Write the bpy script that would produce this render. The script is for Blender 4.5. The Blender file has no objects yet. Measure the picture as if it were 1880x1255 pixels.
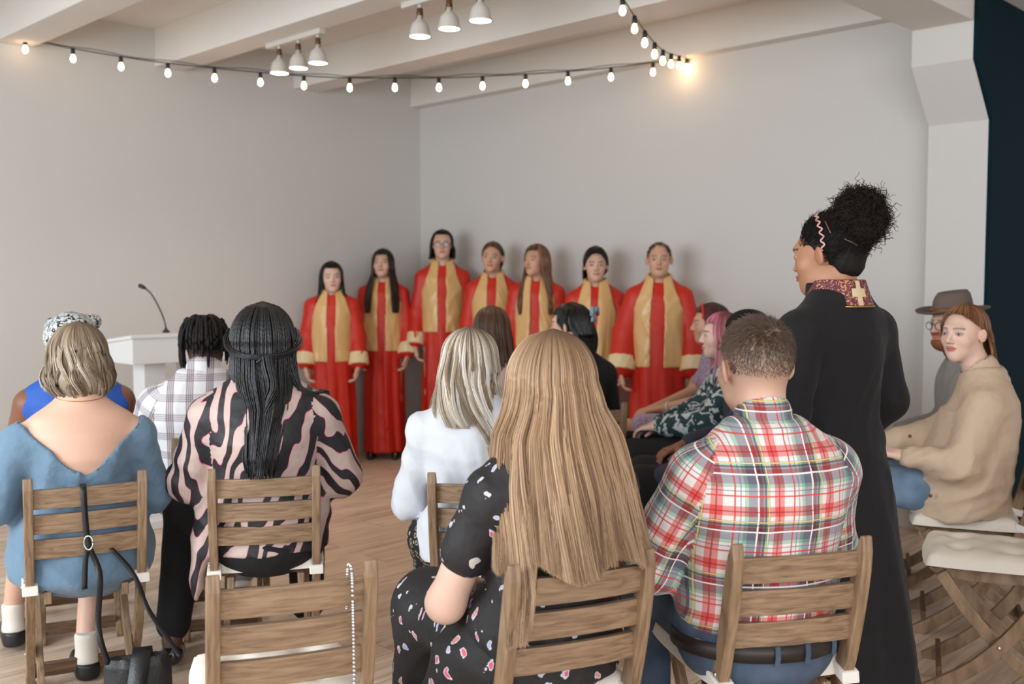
import bpy, bmesh, math, random
import numpy as np
from mathutils import Vector, Matrix

SC = bpy.context.scene
COL = SC.collection
PI = math.pi

# ------------------------------------------------------------------ camera, light, exposure
CAM_H = 1.42
FPX = 1860.0                      # focal length in pixels of the 1880 px wide frame
PITCH = math.atan(112 / FPX)
cam_d = bpy.data.cameras.new('camera')
cam_d.sensor_width = 36.0
cam_d.lens = 36.0 * FPX / 1880.0
cam_d.clip_start = 0.05
cam_d.dof.use_dof = True
cam_d.dof.focus_distance = 2.85
cam_d.dof.aperture_fstop = 3.2
cam = bpy.data.objects.new('camera', cam_d)
COL.objects.link(cam)
cam.location = (0, 0, CAM_H)
cam.rotation_euler = (PI / 2 - PITCH, 0, 0)
SC.camera = cam

SC.view_settings.view_transform = 'Standard'
SC.view_settings.look = 'None'
SC.view_settings.gamma = 1.0
SC.view_settings.use_curve_mapping = False
SC.view_settings.exposure = 0.29
SC.cycles.use_denoising = True
SC.cycles.max_bounces = 6
SC.cycles.sample_clamp_indirect = 4.0

w = bpy.data.worlds.new('world')
SC.world = w
w.use_nodes = True
w.node_tree.nodes['Background'].inputs[0].default_value = (0.86, 0.93, 1.0, 1)
w.node_tree.nodes['Background'].inputs[1].default_value = 0.62

def area(name, loc, target, sx, sy, power, color):
    l = bpy.data.lights.new(name, 'AREA')
    l.shape = 'RECTANGLE'; l.size = sx; l.size_y = sy; l.energy = power; l.color = color
    o = bpy.data.objects.new(name, l); COL.objects.link(o)
    o.location = loc
    o.rotation_euler = (Vector(target) - Vector(loc)).to_track_quat('-Z', 'Y').to_euler()
    return o
# daylight: a row of tall windows on the left of the hall and another behind the camera
area('daylight_left', (-3.9, 0.6, 1.9), (0.6, 4.6, 1.0), 3.6, 2.2, 190, (0.84, 0.935, 1.0))
area('daylight_behind', (1.2, -2.3, 2.0), (0.2, 6.0, 1.1), 4.4, 2.0, 125, (0.95, 0.97, 1.0))

# ------------------------------------------------------------------ materials
def mat(name, color, rough=0.6, metal=0.0, spec=0.5, emit=0.0, bump=None, sheen=0.0, attr=False, sub=0.0, coat=0.0):
    m = bpy.data.materials.new(name); m.use_nodes = True
    nt = m.node_tree; b = nt.nodes['Principled BSDF']
    b.inputs['Base Color'].default_value = (*color, 1)
    b.inputs['Roughness'].default_value = rough
    b.inputs['Metallic'].default_value = metal
    b.inputs['Specular IOR Level'].default_value = spec
    if sheen: b.inputs['Sheen Weight'].default_value = sheen
    if coat: b.inputs['Coat Weight'].default_value = coat
    if sub:
        b.inputs['Subsurface Weight'].default_value = sub
        b.inputs['Subsurface Radius'].default_value = (0.02, 0.008, 0.004)
        b.inputs['Subsurface Scale'].default_value = 0.5
    if emit:
        b.inputs['Emission Color'].default_value = (*color, 1)
        b.inputs['Emission Strength'].default_value = emit
    if attr:
        a = nt.nodes.new('ShaderNodeAttribute'); a.attribute_name = 'Col'
        nt.links.new(a.outputs['Color'], b.inputs['Base Color'])
    if bump:
        sc, st = bump[0], bump[1]
        add_bump(m, sc, st)
    return m

def N(m, t, **kw):
    n = m.node_tree.nodes.new(t)
    for k, v in kw.items():
        if k.startswith('i_'): n.inputs[k[2:].replace('_', ' ')].default_value = v
        elif k.startswith('n_'): n.inputs[int(k[2:])].default_value = v
        else: setattr(n, k, v)
    return n
def L(m, a, b): m.node_tree.links.new(a, b)
def BS(m): return m.node_tree.nodes['Principled BSDF']

def add_bump(m, scale, strength, dist=0.01, coord='Object', detail=4.0):
    tc = N(m, 'ShaderNodeTexCoord'); nz = N(m, 'ShaderNodeTexNoise'); nz.inputs['Scale'].default_value = scale
    nz.inputs['Detail'].default_value = detail
    bp = N(m, 'ShaderNodeBump'); bp.inputs['Strength'].default_value = strength; bp.inputs['Distance'].default_value = dist
    L(m, tc.outputs[coord], nz.inputs['Vector']); L(m, nz.outputs['Fac'], bp.inputs['Height'])
    L(m, bp.outputs['Normal'], BS(m).inputs['Normal'])

def ramp(m, fac, stops, interp='LINEAR'):
    r = N(m, 'ShaderNodeValToRGB'); cr = r.color_ramp; cr.interpolation = interp
    while len(cr.elements) < len(stops): cr.elements.new(0.5)
    for e, (p, c) in zip(cr.elements, stops):
        e.position = p; e.color = (*c, 1) if len(c) == 3 else c
    L(m, fac, r.inputs['Fac']); return r.outputs['Color']

def mth(m, op, a, b=None, c=None):
    n = N(m, 'ShaderNodeMath', operation=op)
    for i, x in enumerate((a, b, c)):
        if x is None: continue
        if isinstance(x, (int, float)): n.inputs[i].default_value = x
        else: L(m, x, n.inputs[i])
    return n.outputs[0]

def mixc(m, fac, a, b, mode='MIX'):
    n = N(m, 'ShaderNodeMix', data_type='RGBA', blend_type=mode)
    for sock, x in ((n.inputs[0], fac), (n.inputs[6], a), (n.inputs[7], b)):
        if isinstance(x, (int, float)): sock.default_value = x
        elif isinstance(x, tuple): sock.default_value = (*x, 1)
        else: L(m, x, sock)
    return n.outputs[2]

def cloth_uv(m):
    a = N(m, 'ShaderNodeAttribute'); a.attribute_name = 'cloth'
    s = N(m, 'ShaderNodeSeparateXYZ'); L(m, a.outputs['Vector'], s.inputs[0])
    return a.outputs['Vector'], s.outputs[0], s.outputs[1]

def srgb(r, g, b):
    f = lambda c: ((c / 255 + 0.055) / 1.055) ** 2.4 if c > 10 else c / 255 / 12.92
    return (f(r), f(g), f(b))

M = {}
M['wall'] = mat('painted_wall', srgb(206, 203, 199), 0.85, bump=(60, 0.05))
M['ceiling'] = mat('painted_ceiling', srgb(224, 219, 213), 0.85, bump=(50, 0.05))
M['teal'] = mat('teal_wall', srgb(3, 33, 42), 0.8, spec=.12)
M['white_gloss'] = mat('white_lacquer', srgb(226, 226, 226), 0.35)
M['white_metal'] = mat('white_enamel', srgb(205, 200, 192), 0.4)
M['brass'] = mat('aged_brass', srgb(110, 80, 50), 0.4, 0.8)
M['black_plastic'] = mat('black_plastic', (0.015, 0.015, 0.016), 0.5)
M['bulb'] = mat('warm_bulb', (1.0, 0.66, 0.34), 0.3, emit=12.0)
M['lamp_disc'] = mat('lamp_disc', (1.0, 0.93, 0.82), 0.3, emit=9.0)
M['steel'] = mat('steel', (0.6, 0.6, 0.6), 0.3, 1.0)
M['gold'] = mat('gold', srgb(190, 150, 90), 0.35, 0.9)
M['cushion'] = mat('cushion_canvas', srgb(222, 214, 202), 0.9, bump=(300, 0.12))
M['strap_white'] = mat('white_strap', srgb(226, 220, 212), 0.85)
M['black_leather'] = mat('black_leather', (0.012, 0.012, 0.014), 0.38, bump=(200, 0.15))

def wood(name, c1, c2, c3, vec_scale, rough=0.5):
    m = mat(name, c2, rough)
    tc = N(m, 'ShaderNodeTexCoord'); mp = N(m, 'ShaderNodeMapping'); mp.inputs['Scale'].default_value = vec_scale
    oi = N(m, 'ShaderNodeObjectInfo')
    add = N(m, 'ShaderNodeVectorMath', operation='ADD')
    sc = N(m, 'ShaderNodeVectorMath', operation='SCALE'); sc.inputs[0].default_value = (7.3, 3.1, 5.7)
    L(m, oi.outputs['Random'], sc.inputs['Scale'])
    L(m, tc.outputs['Object'], add.inputs[0]); L(m, sc.outputs[0], add.inputs[1])
    L(m, add.outputs[0], mp.inputs['Vector'])
    nz = N(m, 'ShaderNodeTexNoise'); nz.inputs['Scale'].default_value = 3.0; nz.inputs['Detail'].default_value = 6
    nz.inputs['Distortion'].default_value = 0.6
    L(m, mp.outputs[0], nz.inputs['Vector'])
    col = ramp(m, nz.outputs['Fac'], [(0.30, c1), (0.5, c2), (0.70, c3)])
    L(m, col, BS(m).inputs['Base Color'])
    bp = N(m, 'ShaderNodeBump'); bp.inputs['Strength'].default_value = 0.15; bp.inputs['Distance'].default_value = 0.003
    L(m, nz.outputs['Fac'], bp.inputs['Height']); L(m, bp.outputs[0], BS(m).inputs['Normal'])
    return m
_w = (srgb(108, 84, 62), srgb(136, 110, 84), srgb(154, 128, 102))
M['wood_x'] = wood('acacia_across', *_w, (3, 40, 40))
M['wood_z'] = wood('acacia_upright', *_w, (40, 9, 3))
M['wood_dark'] = wood('acacia_dark', srgb(70, 48, 34), srgb(96, 68, 48), srgb(120, 90, 66), (3, 40, 40))

def floor_mat():
    m = mat('wood_look_planks', (0.3, 0.25, 0.2), 0.36)
    g = N(m, 'ShaderNodeNewGeometry')
    mp = N(m, 'ShaderNodeMapping'); mp.inputs['Rotation'].default_value = (0, 0, math.radians(-45.4))
    L(m, g.outputs['Position'], mp.inputs['Vector'])
    br = N(m, 'ShaderNodeTexBrick'); br.offset = 0.37
    br.inputs['Scale'].default_value = 1.0; br.inputs['Brick Width'].default_value = 1.2; br.inputs['Row Height'].default_value = 0.2
    br.inputs['Mortar Size'].default_value = 0.0016; br.inputs['Mortar Smooth'].default_value = 0.1
    br.inputs['Color1'].default_value = (0.2, 0.2, 0.2, 1); br.inputs['Color2'].default_value = (0.9, 0.9, 0.9, 1)
    br.inputs['Mortar'].default_value = (0, 0, 0, 1)
    L(m, mp.outputs[0], br.inputs['Vector'])
    sep = N(m, 'ShaderNodeSeparateColor'); L(m, br.outputs['Color'], sep.inputs[0])
    mp2 = N(m, 'ShaderNodeMapping'); mp2.inputs['Scale'].default_value = (1.6, 16, 1)
    L(m, mp.outputs[0], mp2.inputs['Vector'])
    off = N(m, 'ShaderNodeVectorMath', operation='ADD'); L(m, mp2.outputs[0], off.inputs[0]); L(m, br.outputs['Color'], off.inputs[1])
    nz = N(m, 'ShaderNodeTexNoise'); nz.inputs['Scale'].default_value = 1.6; nz.inputs['Detail'].default_value = 7; nz.inputs['Distortion'].default_value = 0.8
    L(m, off.outputs[0], nz.inputs['Vector'])
    c = ramp(m, nz.outputs['Fac'], [(0.3, srgb(174, 150, 128)), (0.5, srgb(218, 192, 168)), (0.72, srgb(236, 216, 196))])
    c = mixc(m, 0.22, c, ramp(m, sep.outputs[0], [(0.1, srgb(138, 110, 88)), (0.9, srgb(220, 200, 182))]))
    c = mixc(m, br.outputs['Fac'], c, srgb(110, 94, 82))
    L(m, c, BS(m).inputs['Base Color'])
    bp = N(m, 'ShaderNodeBump'); bp.inputs['Strength'].default_value = 0.25; bp.inputs['Distance'].default_value = 0.002
    L(m, nz.outputs['Fac'], bp.inputs['Height']); L(m, bp.outputs[0], BS(m).inputs['Normal'])
    return m
M['floor'] = floor_mat()

# ------------------------------------------------------------------ mesh helpers
def link_mesh(name, V, Fc, m, parent=None, smooth=True, cols=None, cloth=None):
    me = bpy.data.meshes.new(name)
    V = np.asarray(V, np.float32)
    if isinstance(Fc, np.ndarray):
        n, k = Fc.shape
        me.vertices.add(len(V)); me.vertices.foreach_set('co', V.ravel())
        me.loops.add(n * k); me.loops.foreach_set('vertex_index', Fc.ravel().astype(np.int32))
        me.polygons.add(n); me.polygons.foreach_set('loop_start', (np.arange(n) * k).astype(np.int32))
        me.update(calc_edges=True)
    else:
        me.from_pydata([tuple(map(float, v)) for v in V], [], Fc)
    me.polygons.foreach_set('use_smooth', np.full(len(me.polygons), smooth))
    if cols is not None:
        a = me.attributes.new('Col', 'FLOAT_COLOR', 'POINT')
        c = np.ones((len(V), 4), np.float32); c[:, :3] = cols
        a.data.foreach_set('color', c.ravel())
    if cloth is not None:
        a = me.attributes.new('cloth', 'FLOAT_VECTOR', 'CORNER' if len(cloth) != len(V) else 'POINT')
        a.data.foreach_set('vector', np.asarray(cloth, np.float32).ravel())
    if m is not None: me.materials.append(m)
    me.update()
    o = bpy.data.objects.new(name, me); COL.objects.link(o)
    if parent is not None: o.parent = parent
    return o

def tag(o, label=None, cat=None, group=None, kind=None):
    if label: o['label'] = label
    if cat: o['category'] = cat
    if group: o['group'] = group
    if kind: o['kind'] = kind
    return o
def empty(name, loc, rz=0.0):
    o = bpy.data.objects.new(name, None); COL.objects.link(o)
    o.empty_display_size = 0.1; o.location = loc; o.rotation_euler = (0, 0, rz); return o

class MB:
    """collects simple solids into one mesh"""
    def __init__(s): s.V = []; s.F = []
    def add(s, V, Fc):
        n = len(s.V); s.V += [tuple(map(float, v)) for v in V]; s.F += [[i + n for i in f] for f in Fc]
    def box(s, lo, hi, rot=None, c=(0, 0, 0)):
        (a, b, c_), (d, e, f) = lo, hi
        V = [(x, y, z) for x in (a, d) for y in (b, e) for z in (c_, f)]
        s.add(V, [[0, 1, 3, 2], [4, 6, 7, 5], [0, 4, 5, 1], [2, 3, 7, 6], [0, 2, 6, 4], [1, 5, 7, 3]])
    def prism(s, poly, vec):
        n = len(poly); vec = np.array(vec, float); P = [np.array(p, float) for p in poly]
        s.add(P + [p + vec for p in P], [list(range(n))[::-1], list(range(n, 2 * n))] + [[i, (i + 1) % n, n + (i + 1) % n, n + i] for i in range(n)])
    def lathe(s, prof, c=(0, 0, 0), n=24, ax=None):
        V = []; Fc = []
        for r, z in prof:
            for i in range(n):
                a = 2 * PI * i / n; V.append((r * math.cos(a), r * math.sin(a), z))
        k = len(prof)
        for j in range(k - 1):
            for i in range(n):
                Fc.append([j * n + i, j * n + (i + 1) % n, (j + 1) * n + (i + 1) % n, (j + 1) * n + i])
        Fc.append(list(range(n))[::-1]); Fc.append([(k - 1) * n + i for i in range(n)])
        V = [Vector(v) for v in V]
        if ax is not None:
            q = Vector((0, 0, 1)).rotation_difference(Vector(ax)); V = [q @ v for v in V]
        s.add([v + Vector(c) for v in V], Fc)
    def tube(s, pts, r, n=8):
        pts = [Vector(p) for p in pts]; rs = r if isinstance(r, (list, tuple)) else [r] * len(pts)
        V = []; up = None
        for i, p in enumerate(pts):
            t = (pts[min(i + 1, len(pts) - 1)] - pts[max(i - 1, 0)]).normalized()
            if up is None: up = t.orthogonal().normalized()
            up = (up - t * up.dot(t)).normalized(); sd = t.cross(up)
            for k in range(n):
                a = 2 * PI * k / n; V.append(p + (up * math.cos(a) + sd * math.sin(a)) * rs[i])
        Fc = [[i * n + k, i * n + (k + 1) % n, (i + 1) * n + (k + 1) % n, (i + 1) * n + k] for i in range(len(pts) - 1) for k in range(n)]
        Fc += [list(range(n))[::-1], [(len(pts) - 1) * n + k for k in range(n)]]
        s.add(V, Fc)
    def ribbon(s, pts, wv, th, nv=None):
        """flat strap: wv = half width vector (or list), th thickness along normal"""
        pts = [Vector(p) for p in pts]; n = len(pts); V = []
        for i, p in enumerate(pts):
            t = (pts[min(i + 1, n - 1)] - pts[max(i - 1, 0)]).normalized()
            w_ = Vector(wv[i] if isinstance(wv, list) else wv); nn = t.cross(w_).normalized() * th / 2
            V += [p - w_ - nn, p + w_ - nn, p + w_ + nn, p - w_ + nn]
        Fc = [[i * 4 + k, i * 4 + (k + 1) % 4, i * 4 + 4 + (k + 1) % 4, i * 4 + 4 + k] for i in range(n - 1) for k in range(4)]
        Fc += [[3, 2, 1, 0], [4 * n - 4, 4 * n - 3, 4 * n - 2, 4 * n - 1]]
        s.add(V, Fc)
    def build(s, name, m, parent=None, smooth=False, bevel=0.0):
        o = link_mesh(name, s.V, s.F, m, parent, smooth)
        bm = bmesh.new(); bm.from_mesh(o.data); bmesh.ops.recalc_face_normals(bm, faces=bm.faces)
        if bevel:
            bmesh.ops.bevel(bm, geom=[e for e in bm.edges if len(e.link_faces) == 2 and e.calc_face_angle(0) > 0.5], offset=bevel, segments=2, affect='EDGES', profile=0.6)
        bm.to_mesh(o.data); bm.free()
        return o

# ------------------------------------------------------------------ solid modelling on a grid
def A(*v): return np.array(v, np.float64)
def rotm(yaw=0, pitch=0, tilt=0):
    return np.array(Matrix.Rotation(yaw, 3, 'Z') @ Matrix.Rotation(pitch, 3, 'X') @ Matrix.Rotation(tilt, 3, 'Y'))
def cone(a, b, ra, rb, k=0.02, reg=None, op='+', off=0.0):
    return dict(t='c', a=A(*a), b=A(*b), ra=ra, rb=rb, k=k, reg=reg, op=op, off=off)
def ell(c, r, R=None, k=0.02, reg=None, op='+'):
    return dict(t='e', c=A(*c), r=A(*r), R=R, k=k, reg=reg, op=op)
def loft(keys, k=0.03, reg='t', op='+', fold=None):
    K = np.array(sorted(keys), float)   # z cx cy a b
    return dict(t='l', K=K, k=k, reg=reg, op=op, fold=fold)
def fn(f): return dict(t='f', f=f)

def field(p, X, Y, Z):
    if p['t'] == 'c':
        a, b = p['a'], p['b']; ba = b - a; l2 = ba @ ba + 1e-12
        px, py, pz = X - a[0], Y - a[1], Z - a[2]
        h = np.clip((px * ba[0] + py * ba[1] + pz * ba[2]) / l2, 0, 1)
        return np.sqrt((px - ba[0] * h) ** 2 + (py - ba[1] * h) ** 2 + (pz - ba[2] * h) ** 2) - (p['ra'] + (p['rb'] - p['ra']) * h)
    if p['t'] == 'e':
        c, r, R = p['c'], p['r'], p['R']
        px, py, pz = X - c[0], Y - c[1], Z - c[2]
        if R is not None:
            px, py, pz = (px * R[0, 0] + py * R[1, 0] + pz * R[2, 0], px * R[0, 1] + py * R[1, 1] + pz * R[2, 1], px * R[0, 2] + py * R[1, 2] + pz * R[2, 2])
        qx, qy, qz = px / r[0], py / r[1], pz / r[2]
        k0 = np.sqrt(qx * qx + qy * qy + qz * qz)
        k1 = np.sqrt((qx / r[0]) ** 2 + (qy / r[1]) ** 2 + (qz / r[2]) ** 2) + 1e-6
        return k0 * (k0 - 1) / k1
    K = p['K']; zz = K[:, 0]
    cx, cy, a, b = (np.interp(Z, zz, K[:, i]) for i in (1, 2, 3, 4))
    if p['fold'] is not None:
        g = p['fold'](X - cx, Y - cy, Z); a = a * g; b = b * g
    qx = (X - cx) / a; qy = (Y - cy) / b
    k0 = np.sqrt(qx * qx + qy * qy); k1 = np.sqrt((qx / a) ** 2 + (qy / b) ** 2) + 1e-6
    d = k0 * (k0 - 1) / k1
    ez = np.maximum(Z - zz[-1], zz[0] - Z)
    return np.where(ez > 0, np.sqrt(np.maximum(d, 0) ** 2 + ez ** 2) , np.maximum(d, ez))

def pbox(p):
    if p['t'] == 'c':
        r = max(p['ra'], p['rb']); return np.minimum(p['a'], p['b']) - r, np.maximum(p['a'], p['b']) + r
    if p['t'] == 'e':
        r = max(p['r']) if p['R'] is not None else p['r']
        return p['c'] - r, p['c'] + r
    K = p['K']; g = 1.3 if p['fold'] is not None else 1.0
    return (A((K[:, 1] - K[:, 3] * g).min(), (K[:, 2] - K[:, 4] * g).min(), K[0, 0]), A((K[:, 1] + K[:, 3] * g).max(), (K[:, 2] + K[:, 4] * g).max(), K[-1, 0]))

def axis(lo, hi, res, fine):
    out = [lo]; x = lo
    while x < hi:
        r = res
        for a, b, f in fine:
            if a - res < x < b: r = min(r, f)
        x += r; out.append(x)
    return np.array(out, np.float32)

def solve(prims, res=0.01, fine=()):
    """fine: list of (center, half, res)"""
    pos = [p for p in prims if p['t'] != 'f' and p['op'] == '+']
    lo = np.min([pbox(p)[0] for p in pos], axis=0) - 2.5 * res
    hi = np.max([pbox(p)[1] for p in pos], axis=0) + 2.5 * res
    ax = [axis(lo[i], hi[i], res, [(c[i] - h[i], c[i] + h[i], f) for c, h, f in fine]) for i in range(3)]
    D = np.full([len(a) for a in ax], 0.5, np.float32)
    for p in prims:
        if p['t'] == 'f':
            X, Y, Z = np.meshgrid(*ax, indexing='ij', sparse=True)
            D = p['f'](D, X, Y, Z).astype(np.float32); continue
        l, h = pbox(p); mg = p['k'] + 2.2 * res
        sl = tuple(slice(max(0, np.searchsorted(ax[i], l[i] - mg) - 1), np.searchsorted(ax[i], h[i] + mg) + 1) for i in range(3))
        X, Y, Z = np.meshgrid(*[ax[i][sl[i]] for i in range(3)], indexing='ij', sparse=True)
        f = field(p, X, Y, Z); d0 = D[sl]; k = max(p['k'], 1e-5)
        if p['op'] == '+':
            hh = np.maximum(k - np.abs(d0 - f), 0) / k
            D[sl] = np.minimum(d0, f) - hh * hh * k / 4
        else:
            f = -f; hh = np.maximum(k - np.abs(d0 - f), 0) / k
            D[sl] = np.maximum(d0, f) + hh * hh * k / 4
    D[0] = D[-1] = 0.5; D[:, 0] = D[:, -1] = 0.5; D[:, :, 0] = D[:, :, -1] = 0.5
    return surfnet(D, ax)

def surfnet(D, ax):
    S = D < 0
    c = [S[i:S.shape[0] - 1 + i, j:S.shape[1] - 1 + j, k:S.shape[2] - 1 + k] for i in (0, 1) for j in (0, 1) for k in (0, 1)]
    anyv = c[0] | c[1] | c[2] | c[3] | c[4] | c[5] | c[6] | c[7]
    allv = c[0] & c[1] & c[2] & c[3] & c[4] & c[5] & c[6] & c[7]
    act = anyv & ~allv
    I, J, K = np.nonzero(act); n = len(I)
    idx = np.full(act.shape, -1, np.int32); idx[I, J, K] = np.arange(n)
    off = [(i, j, k) for i in (0, 1) for j in (0, 1) for k in (0, 1)]
    P = [np.stack([ax[0][I + o[0]], ax[1][J + o[1]], ax[2][K + o[2]]], 1) for o in off]
    d = [D[I + o[0], J + o[1], K + o[2]] for o in off]
    acc = np.zeros((n, 3)); cnt = np.zeros(n)
    for a in range(8):
        for b in range(a + 1, 8):
            if sum(abs(off[a][q] - off[b][q]) for q in range(3)) != 1: continue
            cr = (d[a] < 0) != (d[b] < 0)
            t = np.where(cr, d[a] / np.where(cr, d[a] - d[b], 1), 0)[:, None]
            acc += np.where(cr[:, None], P[a] + (P[b] - P[a]) * t, 0); cnt += cr
    V = acc / cnt[:, None]
    Fs = []
    for axn in range(3):
        s0 = S.take(range(S.shape[axn] - 1), axn); s1 = S.take(range(1, S.shape[axn]), axn)
        e = np.stack(np.nonzero(s0 != s1), 1)
        u, v = (axn + 1) % 3, (axn + 2) % 3
        ok = (e[:, u] > 0) & (e[:, v] > 0) & (e[:, u] < S.shape[u] - 1) & (e[:, v] < S.shape[v] - 1)
        e = e[ok]; ins = s0[tuple(e.T)]
        q = []
        for du, dv in ((1, 1), (0, 1), (0, 0), (1, 0)):
            g = e.copy(); g[:, u] -= du; g[:, v] -= dv; q.append(idx[tuple(g.T)])
        q = np.stack(q, 1); q[~ins] = q[~ins][:, ::-1]; Fs.append(q)
    return V, np.concatenate(Fs)

def normals(V, Fq):
    a, b, c, d = (V[Fq[:, i]] for i in range(4))
    n = np.cross(c - a, d - b); out = np.zeros_like(V)
    for i in range(4): np.add.at(out, Fq[:, i], n)
    return out / (np.linalg.norm(out, axis=1)[:, None] + 1e-12)

def wrinkle(V, Nn, amp, sc=1.0, seed=0, dirv=(1, 0, 0.4)):
    r = np.random.RandomState(seed); s = np.zeros(len(V))
    d = np.array(dirv, float); d /= np.linalg.norm(d)
    for k, aa in ((14, 1.0), (27, 0.6), (49, 0.35)):
        dd = d + r.uniform(-0.5, 0.5, 3); wv = r.uniform(-1, 1, 3) * k * 0.5; w2 = r.uniform(-1, 1, 3) * k * 0.35
        ph = V @ (dd * k * sc) + 1.8 * np.sin(V @ (wv * sc) + r.uniform(0, 6)) + r.uniform(0, 6)
        env = 0.5 + 0.5 * np.sin(V @ (w2 * sc) + r.uniform(0, 6))
        s += aa * env * (1 - np.abs(np.sin(ph)) * 2)
    return V + Nn * (s * amp / 2)[:, None]

def cloth_coords(V, Fq, prims):
    """pattern coordinates per face corner, so that seams between sleeve and body stay clean"""
    regs = [p for p in prims if p['t'] != 'f' and p['op'] == '+' and p.get('reg')]
    Cn = V[Fq].mean(1); best = np.full(len(Cn), 9.0); P = V[Fq]                    # (nf, 4, 3)
    out = np.stack([P[..., 0], P[..., 2], P[..., 1]], -1)
    for p in regs:
        f = field(p, *Cn.T) + (0.012 if p['reg'] == 't' else 0.003 if p.get('off') else 0.0); m_ = f < best; best = np.where(m_, f, best)
        if not m_.any(): continue
        Q = P[m_]
        if p['t'] == 'c' and p['reg'] != 't':
            ba = p['b'] - p['a']; ln = np.linalg.norm(ba); t = ba / ln
            ref = A(0, 1, 0) if abs(t[1]) < 0.75 else A(0, 0, 1)
            u = np.cross(t, ref); u /= np.linalg.norm(u); w_ = np.cross(t, u)
            q = Q - p['a']; ang = np.arctan2(q @ w_, q @ u); c0 = Cn[m_] - p['a']; a0 = np.arctan2(c0 @ w_, c0 @ u)[:, None]
            ang = a0 + (ang - a0 + PI) % (2 * PI) - PI
            out[m_] = np.stack([ang * (p['ra'] + p['rb']) * 0.5 + 0.37, -(p['off'] + q @ t) + 0.9, 0 * ang], -1)
        else:
            out[m_] = np.stack([Q[..., 0], Q[..., 2], Q[..., 1]], -1)
    return out.reshape(-1, 3)

def solid(name, prims, m, parent=None, res=0.01, fine=(), wr=None, colf=None, cloth=True, seed=0):
    V, Fq = solve(prims, res, fine)
    cl = cloth_coords(V, Fq, prims) if cloth else None
    if wr: V = wrinkle(V, normals(V, Fq), wr[0], wr[1] if len(wr) > 1 else 1.0, seed, wr[2] if len(wr) > 2 else (1, 0, 0.4))
    cols = colf(V) if colf else None
    return link_mesh(name, V, Fq, m, parent, True, cols, cl)
# ------------------------------------------------------------------ anatomy
def pose(kind='sit', w=1.0, head=(0, 0, 0), yaw=0, pitch=0, tilt=0, hs=1.0, top=None, **kw):
    """joints in the figure's own frame: it faces +Y, its right side is +X, floor at z = 0"""
    J = {}
    if kind == 'sit':
        J.update(pel=A(0, -.08, .56), mid=A(0, -.12, .80), neck=A(0, -.11, 1.055), head=A(0, -.06, 1.185),
                 sh=A(.162, -.11, .938), el=A(.228, -.03, .715), wr=A(.12, .19, .675), hip=A(.085, -.04, .555), kn=A(.12, .38, .545),
                 an=A(.12, .35, .10), hd=A(-.3, .9, -.25), hn=A(.1, -.2, -1))
    else:
        J.update(pel=A(0, 0, .90), mid=A(0, .01, 1.12), neck=A(0, -.02, 1.42), head=A(0, .02, 1.555),
                 sh=A(.165, -.02, 1.315), el=A(.235, -.04, 1.08), wr=A(.245, .05, .84), hip=A(.085, 0, .88), kn=A(.09, .02, .48),
                 an=A(.10, -.02, .09), hd=A(-.05, .1, -1), hn=A(-1, 0, 0))
    for k in ('sh', 'el', 'wr', 'hip', 'kn', 'an', 'hd', 'hn'):
        v = J.pop(k); J[k + 'R'] = v.copy(); J[k + 'L'] = v * A(-1, 1, 1)
    if w != 1.0:
        for k in ('shR', 'shL', 'elR', 'elL'): J[k] = J[k] * A(w, 1, 1)
    if top is not None:                      # stature, set by the top of the skull
        f = (top - .105 * hs) / J['head'][2] if kind != 'sit' else 1.0
        dz = (top - .105 * hs) - J['head'][2]
        for k in list(J):
            if k[:2] in ('hd', 'hn'): continue
            if kind != 'sit': J[k] = J[k] * A(1, 1, f)
            else:
                q = (J[k][2] - .52) / .66
                if q > 0.1 and k[:2] not in ('kn', 'hi'): J[k] = J[k] + A(0, 0, dz * min(q, 1))
    J['head'] = J['head'] + A(*head)
    for k, v in kw.items():
        if k in J: J[k] = A(*v)
    J['R'] = rotm(yaw, pitch, tilt); J['hs'] = hs; J['w'] = w; J['kind'] = kind
    return J

def torso_keys(J, w=1.0, inf=0.0, z0=None, shape='f', flat=0.0):
    P, Mi, Nk = J['pel'], J['mid'], J['neck']
    T = [0, .12, .30, .45, .62, .78, .90, .97, 1.02]
    if shape == 'f':
        a = [.165, .172, .142, .135, .150, .160, .140, .085, .058]; b = [.115, .118, .098, .095, .112, .105, .080, .062, .055]
    else:
        a = [.155, .160, .155, .158, .172, .180, .155, .095, .064]; b = [.115, .115, .110, .112, .122, .118, .090, .070, .062]
    K = []
    for t, aa, bb in zip(T, a, b):
        c = (1 - t) ** 2 * P + 2 * t * (1 - t) * (2 * Mi - (P + Nk) / 2) + t * t * Nk
        z = P[2] + (Nk[2] - P[2]) * t
        K.append((z, c[0], c[1], aa * w + inf, bb * (0.5 + w / 2) + inf))
    if z0 is not None:
        k0 = K[0]
        if z0 < k0[0]: K.insert(0, (z0, k0[1], k0[2], k0[3] + .012, k0[4] + .012))
        else:
            Ka = np.array(K); r = [np.interp(z0, Ka[:, 0], Ka[:, i]) for i in range(1, 5)]
            K = [(z0, *r)] + [k for k in K if k[0] > z0 + .005]
    return K

def shoulders(J, r, k=.05):
    out = []
    for s in 'LR':
        n = J['neck'] + A(.045 if s == 'R' else -.045, 0, -.05)
        out.append(cone(n, J['sh' + s] + A(0, 0, -.004), r * .95, r, k, 't'))
        out.append(cone(J['neck'] + A(.02 if s == 'R' else -.02, .0, .0), J['sh' + s] * .55 + J['neck'] * .45 + A(0, 0, .0), .032 + r - .05, r * .6, k, 't'))
    return out

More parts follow.
